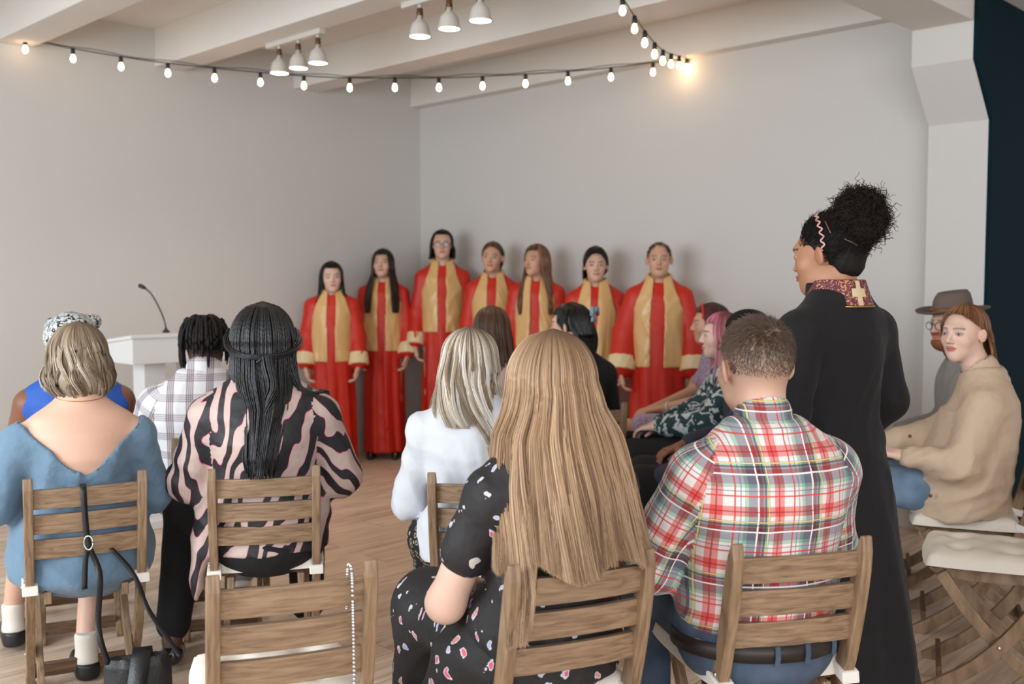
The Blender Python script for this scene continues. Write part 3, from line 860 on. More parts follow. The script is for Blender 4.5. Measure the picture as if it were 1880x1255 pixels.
def make_chair():
    t = empty('folding_chair', (0, 0, 0))
    A_ = smooth2([(-.275, .815), (-.235, .62), (-.185, .45), (-.09, .27), (.05, .11), (.21, .0)], 22)
    w_ = [.004, .016, .0215] + [.0225] * 17 + [.023, .023]
    B_ = smooth2([(.165, .415), (.07, .28), (-.07, .13), (-.25, 0)], 14)
    for x in (-.18, .152):
        b = MB(); arc_bar(b, A_, w_, .028, x); p = b.build('back_post', M['wood_z'], t, bevel=.004)
        for (yy, zz) in ((-.195, .478), (-.02, .185)):
            c = MB(); xx = x - .002 if x < 0 else x + .030
            c.lathe([(.001, -.002), (.007, -.002), (.007, .001), (.004, .003), (.001, .0032)], (xx, yy, zz), 10, (-1 if x < 0 else 1, 0, 0)); c.build('bolt', M['steel'], p, True)
    for x in (-.150, .128):
        b = MB(); arc_bar(b, B_, [.02] * 14, .022, x); b.build('rear_leg', M['wood_z'], t, bevel=.003)
    for z in (.745, .663, .581):
        y = -.262 + (.80 - z) * .19; V = []; Fc = []; n = 9
        b = MB()
        for i in range(n):
            u = -1 + 2 * i / (n - 1); x = u * .156; dy = -.012 * (1 - u * u)
            V += [(x, y + dy + .009, z - .031), (x, y + dy - .009, z - .031), (x, y + dy - .012, z + .031), (x, y + dy + .006, z + .031)]
        Fc = [[i * 4 + k, i * 4 + (k + 1) % 4, i * 4 + 4 + (k + 1) % 4, i * 4 + 4 + k] for i in range(n - 1) for k in range(4)] + [[3, 2, 1, 0], [4 * n - 4 + k for k in range(4)]]
        b.add(V, Fc); b.build('backrest_slat', M['wood_x'], t, bevel=.003)
    for x in (-.126, .104):
        b = MB(); arc_bar(b, [(-.20, .415), (-.05, .408), (.10, .408), (.17, .415), (.20, .428)], [.02, .02, .02, .018, .008], .022, x); b.build('seat_rail', M['wood_z'], t, bevel=.004)
    for i in range(6):
        y = -.165 + i * .064; b = MB(); b.box((-.145, y, .430), (.145, y + .05, .444)); b.build('seat_slat', M['wood_dark'], t, bevel=.002)
    b = MB(); b.box((-.152, .155, .035), (.152, .172, .085)); b.build('foot_rail', M['wood_dark'], t, bevel=.003)
    b = MB(); b.box((-.13, -.215, .03), (.13, -.198, .075)); b.build('foot_rail', M['wood_dark'], t, bevel=.003)
    # tufted cushion
    V = []; n = 34
    def hgt(u, v):
        e = max(abs(u), abs(v)); rr = max(0, 1 - e ** 6) ** .5
        tf = sum(math.exp(-((u - a_) ** 2 + (v - b_) ** 2) / .018) for a_ in (-.42, .42) for b_ in (-.42, .42))
        return .052 * rr * (1 - .55 * tf) * (1 + .06 * math.sin(9 * u + 4 * v) * math.sin(7 * v)) 
    top, bot = [], []
    for j in range(n):
        for i in range(n):
            u, v = -1 + 2 * i / (n - 1), -1 + 2 * j / (n - 1)
            cc = 1 - .06 * (abs(u) * abs(v)) ** 3
            x, y = u * .198 * cc, v * .208 * cc + .018
            top.append((x, y, .446 + hgt(u, v))); bot.append((x, y, .446 - .004 * max(0, 1 - max(abs(u), abs(v)) ** 6)))
    q = [[j * n + i, j * n + i + 1, j * n + n + i + 1, j * n + n + i] for j in range(n - 1) for i in range(n - 1)]
    b = MB(); b.add(top + bot, q + [[k + n * n for k in f][::-1] for f in q])
    cu = b.build('cushion', M['cushion'], t, True)
    for x in (-.186, .146):
        b = MB(); pr = [(x, -.235, .438), (x + .04, -.235, .438), (x + .04, -.165, .455), (x, -.165, .455)]
        b.prism([(x - .003, -.225, .435), (x + .037 + .006, -.225, .435), (x + .043, -.160, .452), (x - .003, -.160, .452)], (0, .004, .028)); b.build('strap', M['strap_white'], cu, bevel=.003)
    return t
CH = [
 ('C1', -1.46, 3.39, 27, 'slatted wooden folding chair under the woman in the blue dress'),
 ('C2', -.87, 3.54, 13, 'slatted wooden folding chair under the woman in the zebra blouse'),
 ('C3', -.56, 2.37, 21, 'empty slatted wooden folding chair nearest the camera, white cushion in front'),
 ('C4', .05, 2.45, 23, 'slatted wooden folding chair under the girl with waist-long hair'),
 ('C5', .62, 2.61, 13, 'slatted wooden folding chair under the man in the red plaid shirt'),
 ('C6', -.07, 3.44, -4, 'slatted wooden folding chair under the blonde woman in the white top'),
 ('C7', -1.80, 4.15, 24, 'wooden folding chair under the woman with the patterned headscarf'),
 ('C8', -1.20, 4.18, 13, 'wooden folding chair under the man with dreadlocks'),
 ('C14', -.13, 5.2, 5, 'wooden folding chair under the brown-haired woman near the front'),
 ('C15', .33, 5.25, 15, 'wooden folding chair under the black-haired woman with a hair bow'),
 ('C16', 1.10, 5.83, 85, 'wooden folding chair under the woman in the lavender dress'),
 ('C17', 1.02, 5.12, 85, 'wooden folding chair under the pink-haired woman in green florals'),
 ('C18', .96, 4.45, 82, 'wooden folding chair under the dark-haired man in navy'),
 ('C9', 1.690, 3.52, 68, 'empty folding chair with a thick cream cushion, cut off by the right edge'),
 ('C10', 1.873, 4.11, 69, 'wooden folding chair under the woman in the beige jacket'),
 ('C11', 2.05, 4.72, 70, 'wooden folding chair under the man in the felt hat'),
]
ch0 = make_chair(); CHAIR = {}
for i, (k, x, y, r_, lab) in enumerate(CH):
    t = ch0 if i == 0 else copy_tree(ch0)
    t.location = (x, y, 0); t.rotation_euler = (0, 0, math.radians(r_)); tag(t, lab, 'chair', 'folding chairs of the audience'); CHAIR[k] = (x, y, r_)
# ------------------------------------------------------------------ fabrics
def stripes(m, u, stops): return ramp(m, u, stops, 'CONSTANT')
def frac(m, x, per, off=0.0):
    return mth(m, 'FRACT', mth(m, 'MULTIPLY_ADD', x, 1.0 / per, off + 40.0))
def line(m, f, c, w_):        # 1 inside |f-c| < w
    return mth(m, 'LESS_THAN', mth(m, 'ABSOLUTE', mth(m, 'SUBTRACT', f, c)), w_)

def plaid_red():
    m = mat('red_plaid_cotton', (.8, .8, .8), .85, sheen=.2)
    _, u, v = cloth_uv(m)
    W_, G, R_, S, D, Mn = srgb(232, 228, 226), srgb(128, 128, 142), srgb(226, 110, 104), srgb(150, 140, 118), srgb(26, 34, 44), srgb(150, 196, 174)
    dr = srgb(128, 22, 36)
    def band(x, off):
        f = frac(m, x, .136, off)
        return f, stripes(m, f, [(0, W_), (.30, Mn), (.36, G), (.52, dr), (.60, G), (.66, Mn), (.72, W_), (.80, R_), (.97, W_)])
    fu, cu = band(u, .15); fv, cv = band(v, .4)
    c = mixc(m, .5, cu, cv)
    c = mixc(m, .62, c, mixc(m, 1.0, cu, cv, 'MULTIPLY'))
    for f in (fu, fv):
        c = mixc(m, mth(m, 'MULTIPLY', line(m, f, .15, .014), .85), c, srgb(206, 44, 48))
        c = mixc(m, mth(m, 'MULTIPLY', line(m, f, .52, .013), .9), c, srgb(238, 236, 236))
        c = mixc(m, mth(m, 'MULTIPLY', line(m, f, .70, .010), .9), c, srgb(232, 190, 120))
        c = mixc(m, mth(m, 'MULTIPLY', line(m, f, .24, .010), .6), c, srgb(70, 84, 112))
        c = mixc(m, mth(m, 'MULTIPLY', line(m, f, .88, .012), .7), c, srgb(150, 20, 30))
        c = mixc(m, mth(m, 'MULTIPLY', line(m, f, .645, .014), .6), c, D)
    L(m, c, BS(m).inputs['Base Color']); add_bump(m, 60, .15); return m
def plaid_white():
    m = mat('white_brown_check', (.8, .8, .8), .85)
    _, u, v = cloth_uv(m); c = srgb(226, 224, 226)
    cc = None
    for x, o_, st in ((u, .1, .8), (v, .6, .55)):
        f = frac(m, x, .075, o_); g = frac(m, x, .0075, 0)
        k = mth(m, 'MULTIPLY', line(m, f, .5, .20), mth(m, 'MULTIPLY_ADD', line(m, g, .5, .28), .55, .35))
        cc = mixc(m, mth(m, 'MULTIPLY', k, st), cc if cc is not None else c, srgb(96, 66, 76))
    L(m, cc, BS(m).inputs['Base Color']); add_bump(m, 50, .15); return m
def zebra():
    m = mat('zebra_print', (.8, .7, .6), .6)
    vec, u, v = cloth_uv(m)
    mp = N(m, 'ShaderNodeMapping'); mp.inputs['Rotation'].default_value = (0, 0, math.radians(38)); mp.inputs['Scale'].default_value = (1, .50, .35); L(m, vec, mp.inputs['Vector'])
    wv = N(m, 'ShaderNodeTexWave'); wv.inputs['Scale'].default_value = 6.0; wv.inputs['Distortion'].default_value = 8.0; wv.inputs['Detail'].default_value = 1.6; wv.inputs['Detail Scale'].default_value = 1.7; wv.inputs['Detail Roughness'].default_value = .45
    L(m, mp.outputs[0], wv.inputs['Vector'])
    c = ramp(m, wv.outputs['Fac'], [(0, srgb(30, 30, 34)), (.50, srgb(214, 88, 134)), (.56, srgb(192, 170, 162))], 'CONSTANT')
    L(m, c, BS(m).inputs['Base Color']); add_bump(m, 30, .2); return m
def blobs(name, bg, scale, stops, th, rough=.7, stretch=(1, 1.7, 1), dens=.55):
    m = mat(name, bg, rough)
    tc = N(m, 'ShaderNodeTexCoord'); nz = N(m, 'ShaderNodeTexNoise'); nz.inputs['Scale'].default_value = scale * 1.6
    L(m, tc.outputs['Object'], nz.inputs['Vector'])
    md = N(m, 'ShaderNodeVectorMath', operation='SCALE'); md.inputs['Scale'].default_value = .035 * 20 / scale; L(m, nz.outputs['Color'], md.inputs[0])
    ad = N(m, 'ShaderNodeVectorMath', operation='ADD'); L(m, tc.outputs['Object'], ad.inputs[0]); L(m, md.outputs[0], ad.inputs[1])
    mp = N(m, 'ShaderNodeMapping'); mp.inputs['Scale'].default_value = stretch; mp.inputs['Rotation'].default_value = (.5, .4, .3); L(m, ad.outputs[0], mp.inputs['Vector'])
    vo = N(m, 'ShaderNodeTexVoronoi'); vo.inputs['Scale'].default_value = scale; L(m, mp.outputs[0], vo.inputs['Vector'])
    sp = N(m, 'ShaderNodeSeparateColor'); L(m, vo.outputs['Color'], sp.inputs[0])
    col = ramp(m, sp.outputs[0], stops, 'CONSTANT')
    inside = mth(m, 'MULTIPLY', mth(m, 'LESS_THAN', vo.outputs['Distance'], th), mth(m, 'LESS_THAN', sp.outputs[1], dens))
    core = mth(m, 'LESS_THAN', vo.outputs['Distance'], th * .72)
    col = mixc(m, mth(m, 'MULTIPLY', core, .9), srgb(190, 188, 200), col)
    L(m, mixc(m, inside, bg, col), BS(m).inputs['Base Color']); add_bump(m, 26, .2); return m
def chain_print():
    m = mat('chain_print', (.01, .01, .012), .7)
    tc = N(m, 'ShaderNodeTexCoord'); vo = N(m, 'ShaderNodeTexVoronoi'); vo.inputs['Scale'].default_value = 46; vo.inputs['Randomness'].default_value = .45
    L(m, tc.outputs['Object'], vo.inputs['Vector'])
    sp = N(m, 'ShaderNodeSeparateColor'); L(m, vo.outputs['Color'], sp.inputs[0])
    ring = mth(m, 'MULTIPLY', line(m, vo.outputs['Distance'], .36, .07), mth(m, 'LESS_THAN', sp.outputs[0], .72))
    L(m, mixc(m, ring, srgb(22, 24, 28), srgb(176, 160, 128)), BS(m).inputs['Base Color']); return m
def noise_print(name, a, b_, scale, lo, hi, c3=None, rough=.8, dist=1.2):
    m = mat(name, a, rough); tc = N(m, 'ShaderNodeTexCoord'); nz = N(m, 'ShaderNodeTexNoise'); nz.inputs['Scale'].default_value = scale; nz.inputs['Detail'].default_value = 2; nz.inputs['Distortion'].default_value = dist
    L(m, tc.outputs['Object'], nz.inputs['Vector'])
    st = [(0, a), (lo, b_)] + ([(hi, c3)] if c3 else [])
    L(m, ramp(m, nz.outputs['Fac'], st, 'CONSTANT'), BS(m).inputs['Base Color']); return m
def denim(name, c, wash=.35):
    m = mat(name, c, .85); tc = N(m, 'ShaderNodeTexCoord'); nz = N(m, 'ShaderNodeTexNoise'); nz.inputs['Scale'].default_value = 9; L(m, tc.outputs['Object'], nz.inputs['Vector'])
    n2 = N(m, 'ShaderNodeTexNoise'); n2.inputs['Scale'].default_value = 420; L(m, tc.outputs['Object'], n2.inputs['Vector'])
    hi = tuple(min(1, q * 1.9 + .03) for q in c)
    col = ramp(m, nz.outputs['Fac'], [(.35, c), (.75, hi)]); col = mixc(m, mth(m, 'MULTIPLY', n2.outputs['Fac'], wash), col, hi)
    L(m, col, BS(m).inputs['Base Color']); add_bump(m, 18, .25, .01); return m
M['plaid_red'] = plaid_red(); M['plaid_white'] = plaid_white(); M['zebra'] = zebra()
M['bird_floral'] = blobs('bird_print_dress', srgb(26, 24, 26), 21, [(0, srgb(214, 60, 90)), (.35, srgb(206, 120, 100)), (.6, srgb(150, 160, 205)), (.85, srgb(196, 190, 170))], .27, dens=.72)
M['green_floral'] = noise_print('green_floral', srgb(20, 52, 52), srgb(178, 184, 190), 22, .53, .7, srgb(28, 70, 66))
M['lavender'] = noise_print('lavender_print', srgb(150, 132, 168), srgb(190, 170, 188), 60, .5, .62, srgb(96, 78, 112))
M['chain'] = chain_print()
M['blue_linen'] = mat('blue_linen', srgb(98, 124, 146), .9, bump=(40, .35), sheen=.15)
M['blue_top'] = mat('cobalt_jersey', srgb(38, 88, 176), .7, bump=(30, .2))
M['white_knit'] = mat('white_knit', srgb(206, 209, 216), .85, bump=(220, .3), sheen=.2)
M['black_wool'] = mat('black_wool', srgb(21, 20, 22), .8, bump=(160, .2), sheen=.04, spec=.3)
M['black_cotton'] = mat('black_cotton', srgb(18, 18, 20), .9, bump=(24, .25))
M['navy'] = mat('navy_cloth', srgb(46, 48, 66), .85, bump=(24, .2))
M['beige'] = mat('beige_twill', srgb(196, 172, 148), .85, bump=(30, .3))
M['grey_cotton'] = mat('grey_cotton', srgb(140, 136, 132), .9, bump=(30, .2))
M['olive_cotton'] = mat('olive_grey_cotton', srgb(120, 112, 98), .9, bump=(30, .2))
M['pink_cotton'] = mat('dusty_pink_cotton', srgb(190, 160, 156), .9, bump=(30, .2))
M['jeans_dark'] = denim('dark_denim', srgb(38, 52, 74)); M['jeans_mid'] = denim('washed_denim', srgb(48, 62, 80)); M['jeans_light'] = denim('pale_denim', srgb(82, 102, 122))
M['belt'] = mat('brown_black_belt', srgb(34, 26, 24), .5)
M['white_leather'] = mat('white_leather', srgb(222, 214, 202), .5, bump=(120, .1))
M['brown_leather'] = mat('brown_leather', srgb(120, 66, 40), .5)
M['patent'] = mat('black_patent', (.008, .008, .009), .12, coat=.5)
M['robe_red'] = mat('red_satin', srgb(194, 42, 26), .45, spec=.35); add_bump(M['robe_red'], 9, .3, .02)
M['gold_satin'] = mat('gold_satin', srgb(214, 172, 114), .30); add_bump(M['gold_satin'], 12, .3, .015)
M['cream_satin'] = mat('cream_satin', srgb(226, 204, 162), .4); add_bump(M['cream_satin'], 22, .4, .012)
M['felt'] = mat('grey_felt', srgb(104, 90, 82), .9, bump=(90, .2))
M['lens'] = mat('eyeglass_lens', (.9, .92, .95), .05)
BS(M['lens']).inputs['Alpha'].default_value = .10
M['frame'] = mat('spectacle_frame', (.03, .03, .04), .3)
M['pearl'] = mat('pale_headband', srgb(206, 160, 150), .4)
M['purple_gold'] = noise_print('purple_gold_brocade', srgb(92, 34, 52), srgb(92, 34, 52), 60, .5, .56, srgb(186, 130, 84), .6, 2.5)
M['cross_gold'] = mat('pale_gold_embroidery', srgb(206, 186, 150), .6, bump=(300, .4))
M['scarf_print'] = noise_print('leopard_scarf', srgb(18, 18, 22), srgb(206, 210, 212), 62, .46, .62, srgb(120, 110, 96))
M['pink_strap'] = mat('pale_blue_bow', srgb(120, 150, 160), .6)

for k_, sc_, st_ in (('blue_linen', 11, .55), ('white_knit', 14, .22), ('beige', 9, .6), ('black_wool', 7, .5), ('zebra', 10, .5), ('plaid_red', 10, .45), ('bird_floral', 10, .5), ('grey_cotton', 9, .5), ('green_floral', 14, .5)):
    add_bump(M[k_], sc_, st_, .03, detail=3)

# ------------------------------------------------------------------ small wearables
def at_head(J, q): return J['head'] + J['R'] @ (A(*q) * J['hs'])
def glasses(parent, J):
    b = MB()
    for s in (-1, 1):
        P_ = [at_head(J, (s * .033 + .024 * math.cos(a), .106 - .010 * abs(s * .033 + .024 * math.cos(a)) / .06, -.008 + .018 * math.sin(a))) for a in np.linspace(0, 2 * PI, 21)]
        b.tube(P_, .0018, 6)
        b.tube([at_head(J, (s * .057, .098, .0)), at_head(J, (s * .076, .07, .0)), at_head(J, (s * .080, .0, .0)), at_head(J, (s * .078, -.012, -.012))], .0018, 6)
    b.tube([at_head(J, (-.010, .106, -.003)), at_head(J, (0, .109, .0)), at_head(J, (.010, .106, -.003))], .0018, 6)
    g = b.build('glasses', M['frame'], parent, True)
    for s in (-1, 1):
        b = MB(); b.lathe([(.0225, -.0006), (.0225, .0006)], (0, 0, 0), 20)
        V = [at_head(J, (s * .033 + v[0], .1035 + v[2], -.008 + v[1] * .75)) for v in b.V]
        link_mesh('lens', V, b.F, M['lens'], g, False)
    return g
def shoe(parent, J, s, m, name='shoe', heel=0.0, sole=None, grow=.010, dx=0.0, L_=.13):
    an = J['an' + s]; z0 = an[2] - .10
    P_ = [cone(an + A(0, -.022, -.050), an + A(dx, L_ * .55, -.062 - 0), .036 + grow * .3, .036, .02), cone(an + A(dx, L_ * .5, -.064), an + A(dx * 1.3, L_ + .02, -.072), .036, .026, .02)]
    P_.append(fn(lambda D, X, Y, Z, z=z0: np.maximum(D, (z + .004) - Z)))
    P_.append(fn(lambda D, X, Y, Z, z=an[2]: np.maximum(D, Z - (z - .018 - .25 * np.maximum(Y - an[1], 0)))))
    return solid(name, P_, m, parent, .006, cloth=False)

# ------------------------------------------------------------------ skins
FAIR, PALE, WARM, TAN, BROWN, DARK = srgb(214, 172, 150), srgb(218, 182, 164), srgb(204, 158, 132), srgb(170, 122, 92), srgb(128, 82, 60), srgb(92, 60, 48)

# ------------------------------------------------------------------ the choir
def choir(label, x, y, rot, h, hairf, skin=FAIR, w=.88, yaw=0, pitch=0, hs=.98, tilt=0, st_end=.52, st_gap=.062, brow=(.05, .03, .02), jaw=1.0, shape='f', elx=.210, wide=1.0, cuff=1.0, seed=0, glass=False, **kw):
    f = h / 1.66
    J = pose('stand', w=w, top=h, yaw=yaw, pitch=pitch, tilt=tilt, hs=hs)
    for s, q in (('R', 1), ('L', -1)):
        J['el' + s] = A(q * elx * w, .0, 1.075 * f); J['wr' + s] = A(q * (elx + .015) * w, .07, .835 * f); J['hd' + s] = A(-q * .15, .25, -1); J['hn' + s] = A(-q, .1, .1)
    o = body(J, label, (x, y), rot, skin, 'choir in red robes', shape=shape, slim=-.03, armr=(.036, .034, .026), fr=.0038, hr=.0065, base=.016, curl=.55, brow=brow, jaw=jaw, **kw)
    r = np.random.RandomState(seed); p1, p2 = r.uniform(0, 6, 2); nf = r.randint(7, 10)
    fold = lambda X, Y, Z: 1 + (.075 * np.sin(np.arctan2(Y, X) * nf + p1 + 1.5 * np.sin(Z * 2.2 + p2)) + .02 * np.sin(np.arctan2(Y, X) * (nf * 2 + 3) + p2 + Z * 3)) * np.clip((1.1 * f - Z) / .5, 0, 1)
    keys = [(.055, 0, 0, .190 * wide, .165), (.5 * f, 0, 0, .180 * wide, .15), (.9 * f, 0, .005, .172 * wide, .138), (1.12 * f, 0, .005, .165 * w, .128), (1.25 * f, 0, -.005, .172 * w, .112), (1.32 * f, 0, -.012, .152 * w, .108), (1.385 * f, 0, -.016, .088, .080), (1.42 * f, 0, -.02, .070, .062)]
    def robe_prims(inf, sl=True):
        P_ = [loft([(z, cx, cy, a + inf, b + inf) for z, cx, cy, a, b in keys], .04, 't', fold=fold)] + top_prims(J, .012 + inf, .95 * f, 1.84 if sl else 0, (.062, .066 * cuff, .078 * cuff), shape, neck=.062, ndz=.006)[1:]
        return P_
    nk = J['neck']
    P_ = robe_prims(0)
    solid('robe', P_, M['robe_red'], o, .0125, wr=(.007, .8, (1, .3, 0)), cloth=False, seed=seed)
    zend = h * st_end; 
    def region(D, X, Y, Z):
        t = np.clip((nk[2] - Z) / (nk[2] - zend), 0, 1)
        xc = .058 + (st_gap + .040 - .058) * np.clip(t * 2.2, 0, 1); hwid = .030 + .042 * np.clip(t * 2.0, 0, 1)
        front = np.maximum(np.maximum(np.abs(np.abs(X) - xc) - hwid, zend - Z), -(Y - nk[1] + .02))
        back = np.maximum(np.maximum(nk[2] - .07 - Z, Y - nk[1] - .03), np.abs(X) - .085)
        d = np.maximum(D, np.minimum(front, back))
        return d
    SP = robe_prims(.014, False)
    SP = SP[:-1] + [cone(nk + A(0, -.004, -.04), nk + A(0, -.006, .022), .082, .066, .03, 't')] + [SP[-1], fn(region)]
    solid('stole', SP, M['gold_satin'], o, .008, wr=(.009, 1.2, (1, 0, .1)), cloth=False, seed=seed + 1)
    for s in 'LR':
        el, wr = J['el' + s], J['wr' + s]; ax_ = (wr - el); ln = np.linalg.norm(ax_); ax_ = ax_ / ln; mid = el + ax_ * ln * .80
        cp = [cone(el + ax_ * ln * .4, wr + ax_ * .06, .072 * cuff, .086 * cuff, .0)]
        cp.append(fn(lambda D, X, Y, Z, m_=mid, a_=ax_: np.maximum(D, np.abs((X - m_[0]) * a_[0] + (Y - m_[1]) * a_[1] + (Z - m_[2]) * a_[2]) - .048)))
        solid('cuff', cp, M['cream_satin'], o, .009, wr=(.006, 1.5), cloth=False, seed=seed + 2)
        shoe(o, J, s, M['black_leather'] if skin != PALE else M['brown_leather'])
    if glass: glasses(o, J)
    hairf(o, J)
    return o, J

def fz(low, high=.066, a=1.95, b=2.3): return lambda t: low + (high - low) * sstep(np.abs(t), a, b)
BLK = (srgb(22, 18, 18), srgb(36, 28, 26)); DBR = (srgb(46, 30, 24), srgb(62, 42, 32)); MBR = (srgb(96, 64, 44), srgb(122, 86, 60), srgb(76, 50, 36)); BLN = (srgb(170, 128, 90), srgb(136, 98, 66), srgb(190, 150, 110))

def h_a(o, J):
    rows = [(-.08, 0, -.02, .092, .100), (-.15, 0, -.01, .100, .10), (-.20, 0, .0, .125, .11)]
    hair(o, J['head'], cap(rows=rows), fz(-.20), (-PI, PI), 50, 14, 12, .003, BLK, J_yaw(J), (.004, 20), seed=1, root=None)
def J_yaw(J): return math.atan2(J['R'][1, 0], J['R'][0, 0])
def h_b(o, J):
    rows = [(-.08, 0, -.01, .090, .100), (-.18, 0, .02, .115, .12), (-.30, 0, .05, .135, .125), (-.42, 0, .06, .13, .13)]
    hair(o, J['head'], cap(rows=rows), fz(-.40, .068, 2.25, 2.45), (-PI, PI), 60, 14, 14, .003, DBR, J_yaw(J), (.006, 18), seed=2)
def h_c(o, J):
    rows = [(-.06, 0, -.03, .100, .100), (-.11, 0, -.035, .100, .095)]
    hair(o, J['head'], cap(a=.088, rows=rows), fz(-.12, .078, 1.75, 2.1), (-PI, PI), 44, 14, 12, .003, BLK, J_yaw(J), (.010, 45), seed=3)
def h_d(o, J):
    rows = [(-.06, 0, -.045, .070, .085), (-.15, .02, -.06, .045, .05), (-.25, .02, -.06, .03, .03)]
    hair(o, J['head'], cap(a=.080, b=.102, rows=rows), lambda t: np.interp(t, [-3.2, -2.7, -2.2, -1.8, -1.2, 0, 1.2, 1.8, 2.2, 2.7, 3.2], [.082, .074, .045, .0, -.10, -.22, -.10, .0, .045, .074, .082]), (-PI, PI), 50, 12, 12, .003, MBR, J_yaw(J), (.004, 18), seed=4)
def h_e(o, J):
    rows = [(-.08, 0, -.02, .090, .105), (-.2, 0, .01, .115, .12), (-.34, 0, .04, .13, .125), (-.42, 0, .05, .12, .12)]
    hair(o, J['head'], cap(rows=rows), fz(-.40, .070, 2.0, 2.25), (-PI, PI), 60, 14, 14, .003, MBR + (srgb(150, 108, 74),), J_yaw(J), (.006, 20), seed=5)
def h_f(o, J):
    rows = [(-.03, 0, -.03, .088, .098), (-.08, .01, -.04, .082, .088), (-.16, .02, -.06, .055, .06)]
    hair(o, J['head'], cap(a=.086, b=.106, top=.130, rows=rows), lambda t: np.interp(t, [-3.2, -2.6, -2.1, -1.7, -1.2, 0, 1.2, 1.7, 2.1, 2.6, 3.2], [.082, .072, .03, -.02, -.07, -.13, -.15, -.06, .02, .070, .082]) + 0 * t, (-PI, PI), 50, 12, 12, .003, BLK, J_yaw(J), (.005, 18), seed=6)
def h_g(o, J):
    lf = lambda q: np.where((q[:, 2] > -.03) & ~((q[:, 1] > .045) & (q[:, 2] < .125)) & ~((q[:, 2] < .02) & (q[:, 1] > .02)), .016, 0)
    short_hair(o, J, 2600, lf, lambda q: np.tile(A(*srgb(84, 58, 42)), (len(q), 1)), rad=.0022, seed=7, lift=.3, swirl=lambda q: np.tile(A(.3, .6, -.6), (len(q), 1)))

choir('person with black shoulder-length hair in a red choir robe, leftmost of the choir', -1.375, 7.75, 186, 1.557, h_a, PALE, pitch=-.03, seed=1, yaw=.12, wide=.92, brow=(.01, .008, .008), tilt=.05)
choir('person with long dark hair to the chest in a red choir robe, second from left', -1.03, 8.12, 180, 1.665, h_b, FAIR, pitch=.10, seed=2, brow=(.02, .012, .01), wide=.88, yaw=-.08)
choir('tall person with glasses and wavy dark hair in a red choir robe', -.555, 8.1, 182, 1.815, h_c, FAIR, shape='m', w=.96, seed=3, st_end=.56, brow=(.02, .012, .01), jaw=1.08, glass=True, wide=.9, cuff=.9)
choir('person with tied-back light brown hair in a red choir robe, fourth from left', -.146, 7.72, 176, 1.705, h_d, WARM, seed=4, yaw=-.12, brow=(.08, .05, .03), wide=.9, tilt=-.06)
choir('person with long wavy brown hair looking to the left in a red choir robe', .179, 7.38, 172, 1.675, h_e, WARM, seed=5, yaw=-.55, pitch=.06, brow=(.1, .06, .04), wide=.9)
choir('person with black hair pinned up in a red choir robe, second from right', .58, 7.03, 172, 1.635, h_f, FAIR, seed=6, yaw=.10, brow=(.01, .008, .008), wide=.9, st_gap=.05)
choir('balding person with a wide-sleeved red choir robe, rightmost of the choir', .957, 6.6, 168, 1.665, h_g, WARM, shape='m', w=.95, seed=7, yaw=.06, jaw=1.12, cuff=1.22, elx=.232, st_gap=.075, brow=(.08, .05, .03))
# ------------------------------------------------------------------ the audience
def cl(k, dx=0, dy=0):                      # chair place, shifted in the chair's own frame
    x, y, r_ = CHAIR[k]; a = math.radians(r_); return (x + dx * math.cos(a) - dy * math.sin(a), y + dx * math.sin(a) + dy * math.cos(a)), r_
Zs = lambda x0, w_, z0, dz, p=1.4: (lambda D, X, Y, Z: np.maximum(D, Z - (z0 + dz * (np.abs(X - x0) / w_) ** p)))

# -- woman in the blue dress
(p_, r_) = cl('C1')
J = pose(top=1.275, w=1.0, elR=(.228, -.05, .70), elL=(-.262, -.05, .70), wrR=(.13, .20, .66), wrL=(-.13, .20, .66), shR=(.168, -.12, .910), shL=(-.168, -.12, .910), neck=(0, -.12, 1.03),
         anR=(.02, .20, .135), knR=(.09, .40, .58), anL=(-.21, .62, .155), knL=(-.15, .43, .59), head=(.0, 0, 0))
o = body(J, 'person with grey-blonde bob in a blue dress with a bare V-shaped back', p_, r_, FAIR, fr=.006, base=.009, legr=(.08, .054, .036), hands=True, brow=(.1, .08, .06))
P_ = top_prims(J, .016, .46, 1.92, (.066, .064, .048), cutneck=False) + [ell((0, -.03, .50), (.235, .20, .135), None, .08, 't'), cone((-.09, 0, .56), J['knL'] + A(0, 0, -.0), .12, .085, .06, 't'), cone((.09, 0, .56), J['knR'], .12, .085, .06, 't')]
nb = J['neck']
P_.append(cone(nb + A(0, .02, .02), nb + A(0, .04, .3), .13, .13, .0, None, '-'))
P_.append(fn(lambda D, X, Y, Z: np.maximum(D, np.where(Y < .02, Z - (.80 + .155 * (np.abs(X) / .165) ** 1.15), Z - .985))))
solid('dress', P_, M['blue_linen'], o, .0085, wr=(.018, .9, (1, .4, .8)), seed=11)
rows = [(-.02, 0, -.02, .100, .112), (-.06, 0, -.028, .109, .112), (-.09, 0, -.035, .105, .098), (-.125, 0, -.035, .080, .072), (-.15, 0, -.035, .055, .055)]
hair(o, J['head'], cap(a=.090, b=.106, rows=rows), lambda t: -.155 + .03 * np.abs(t) - .0 + .11 * sstep(np.abs(t), 1.75, 2.2), (-PI, PI), 80, 34, 26, .0013,
     (srgb(176, 158, 136), srgb(132, 114, 92), srgb(204, 192, 174), srgb(104, 86, 68)), 0, (.012, 34), seed=12, name='hair', comb=.25, root=(srgb(150, 130, 106), 2.0))
b = MB(); b.tube([nb + A(.075 * math.sin(a), -.072 * math.cos(a) + .005, .018 - .012 * math.cos(a)) for a in np.linspace(-1.7, 1.7, 30)], .0012, 5); b.build('necklace', M['gold'], o, True)
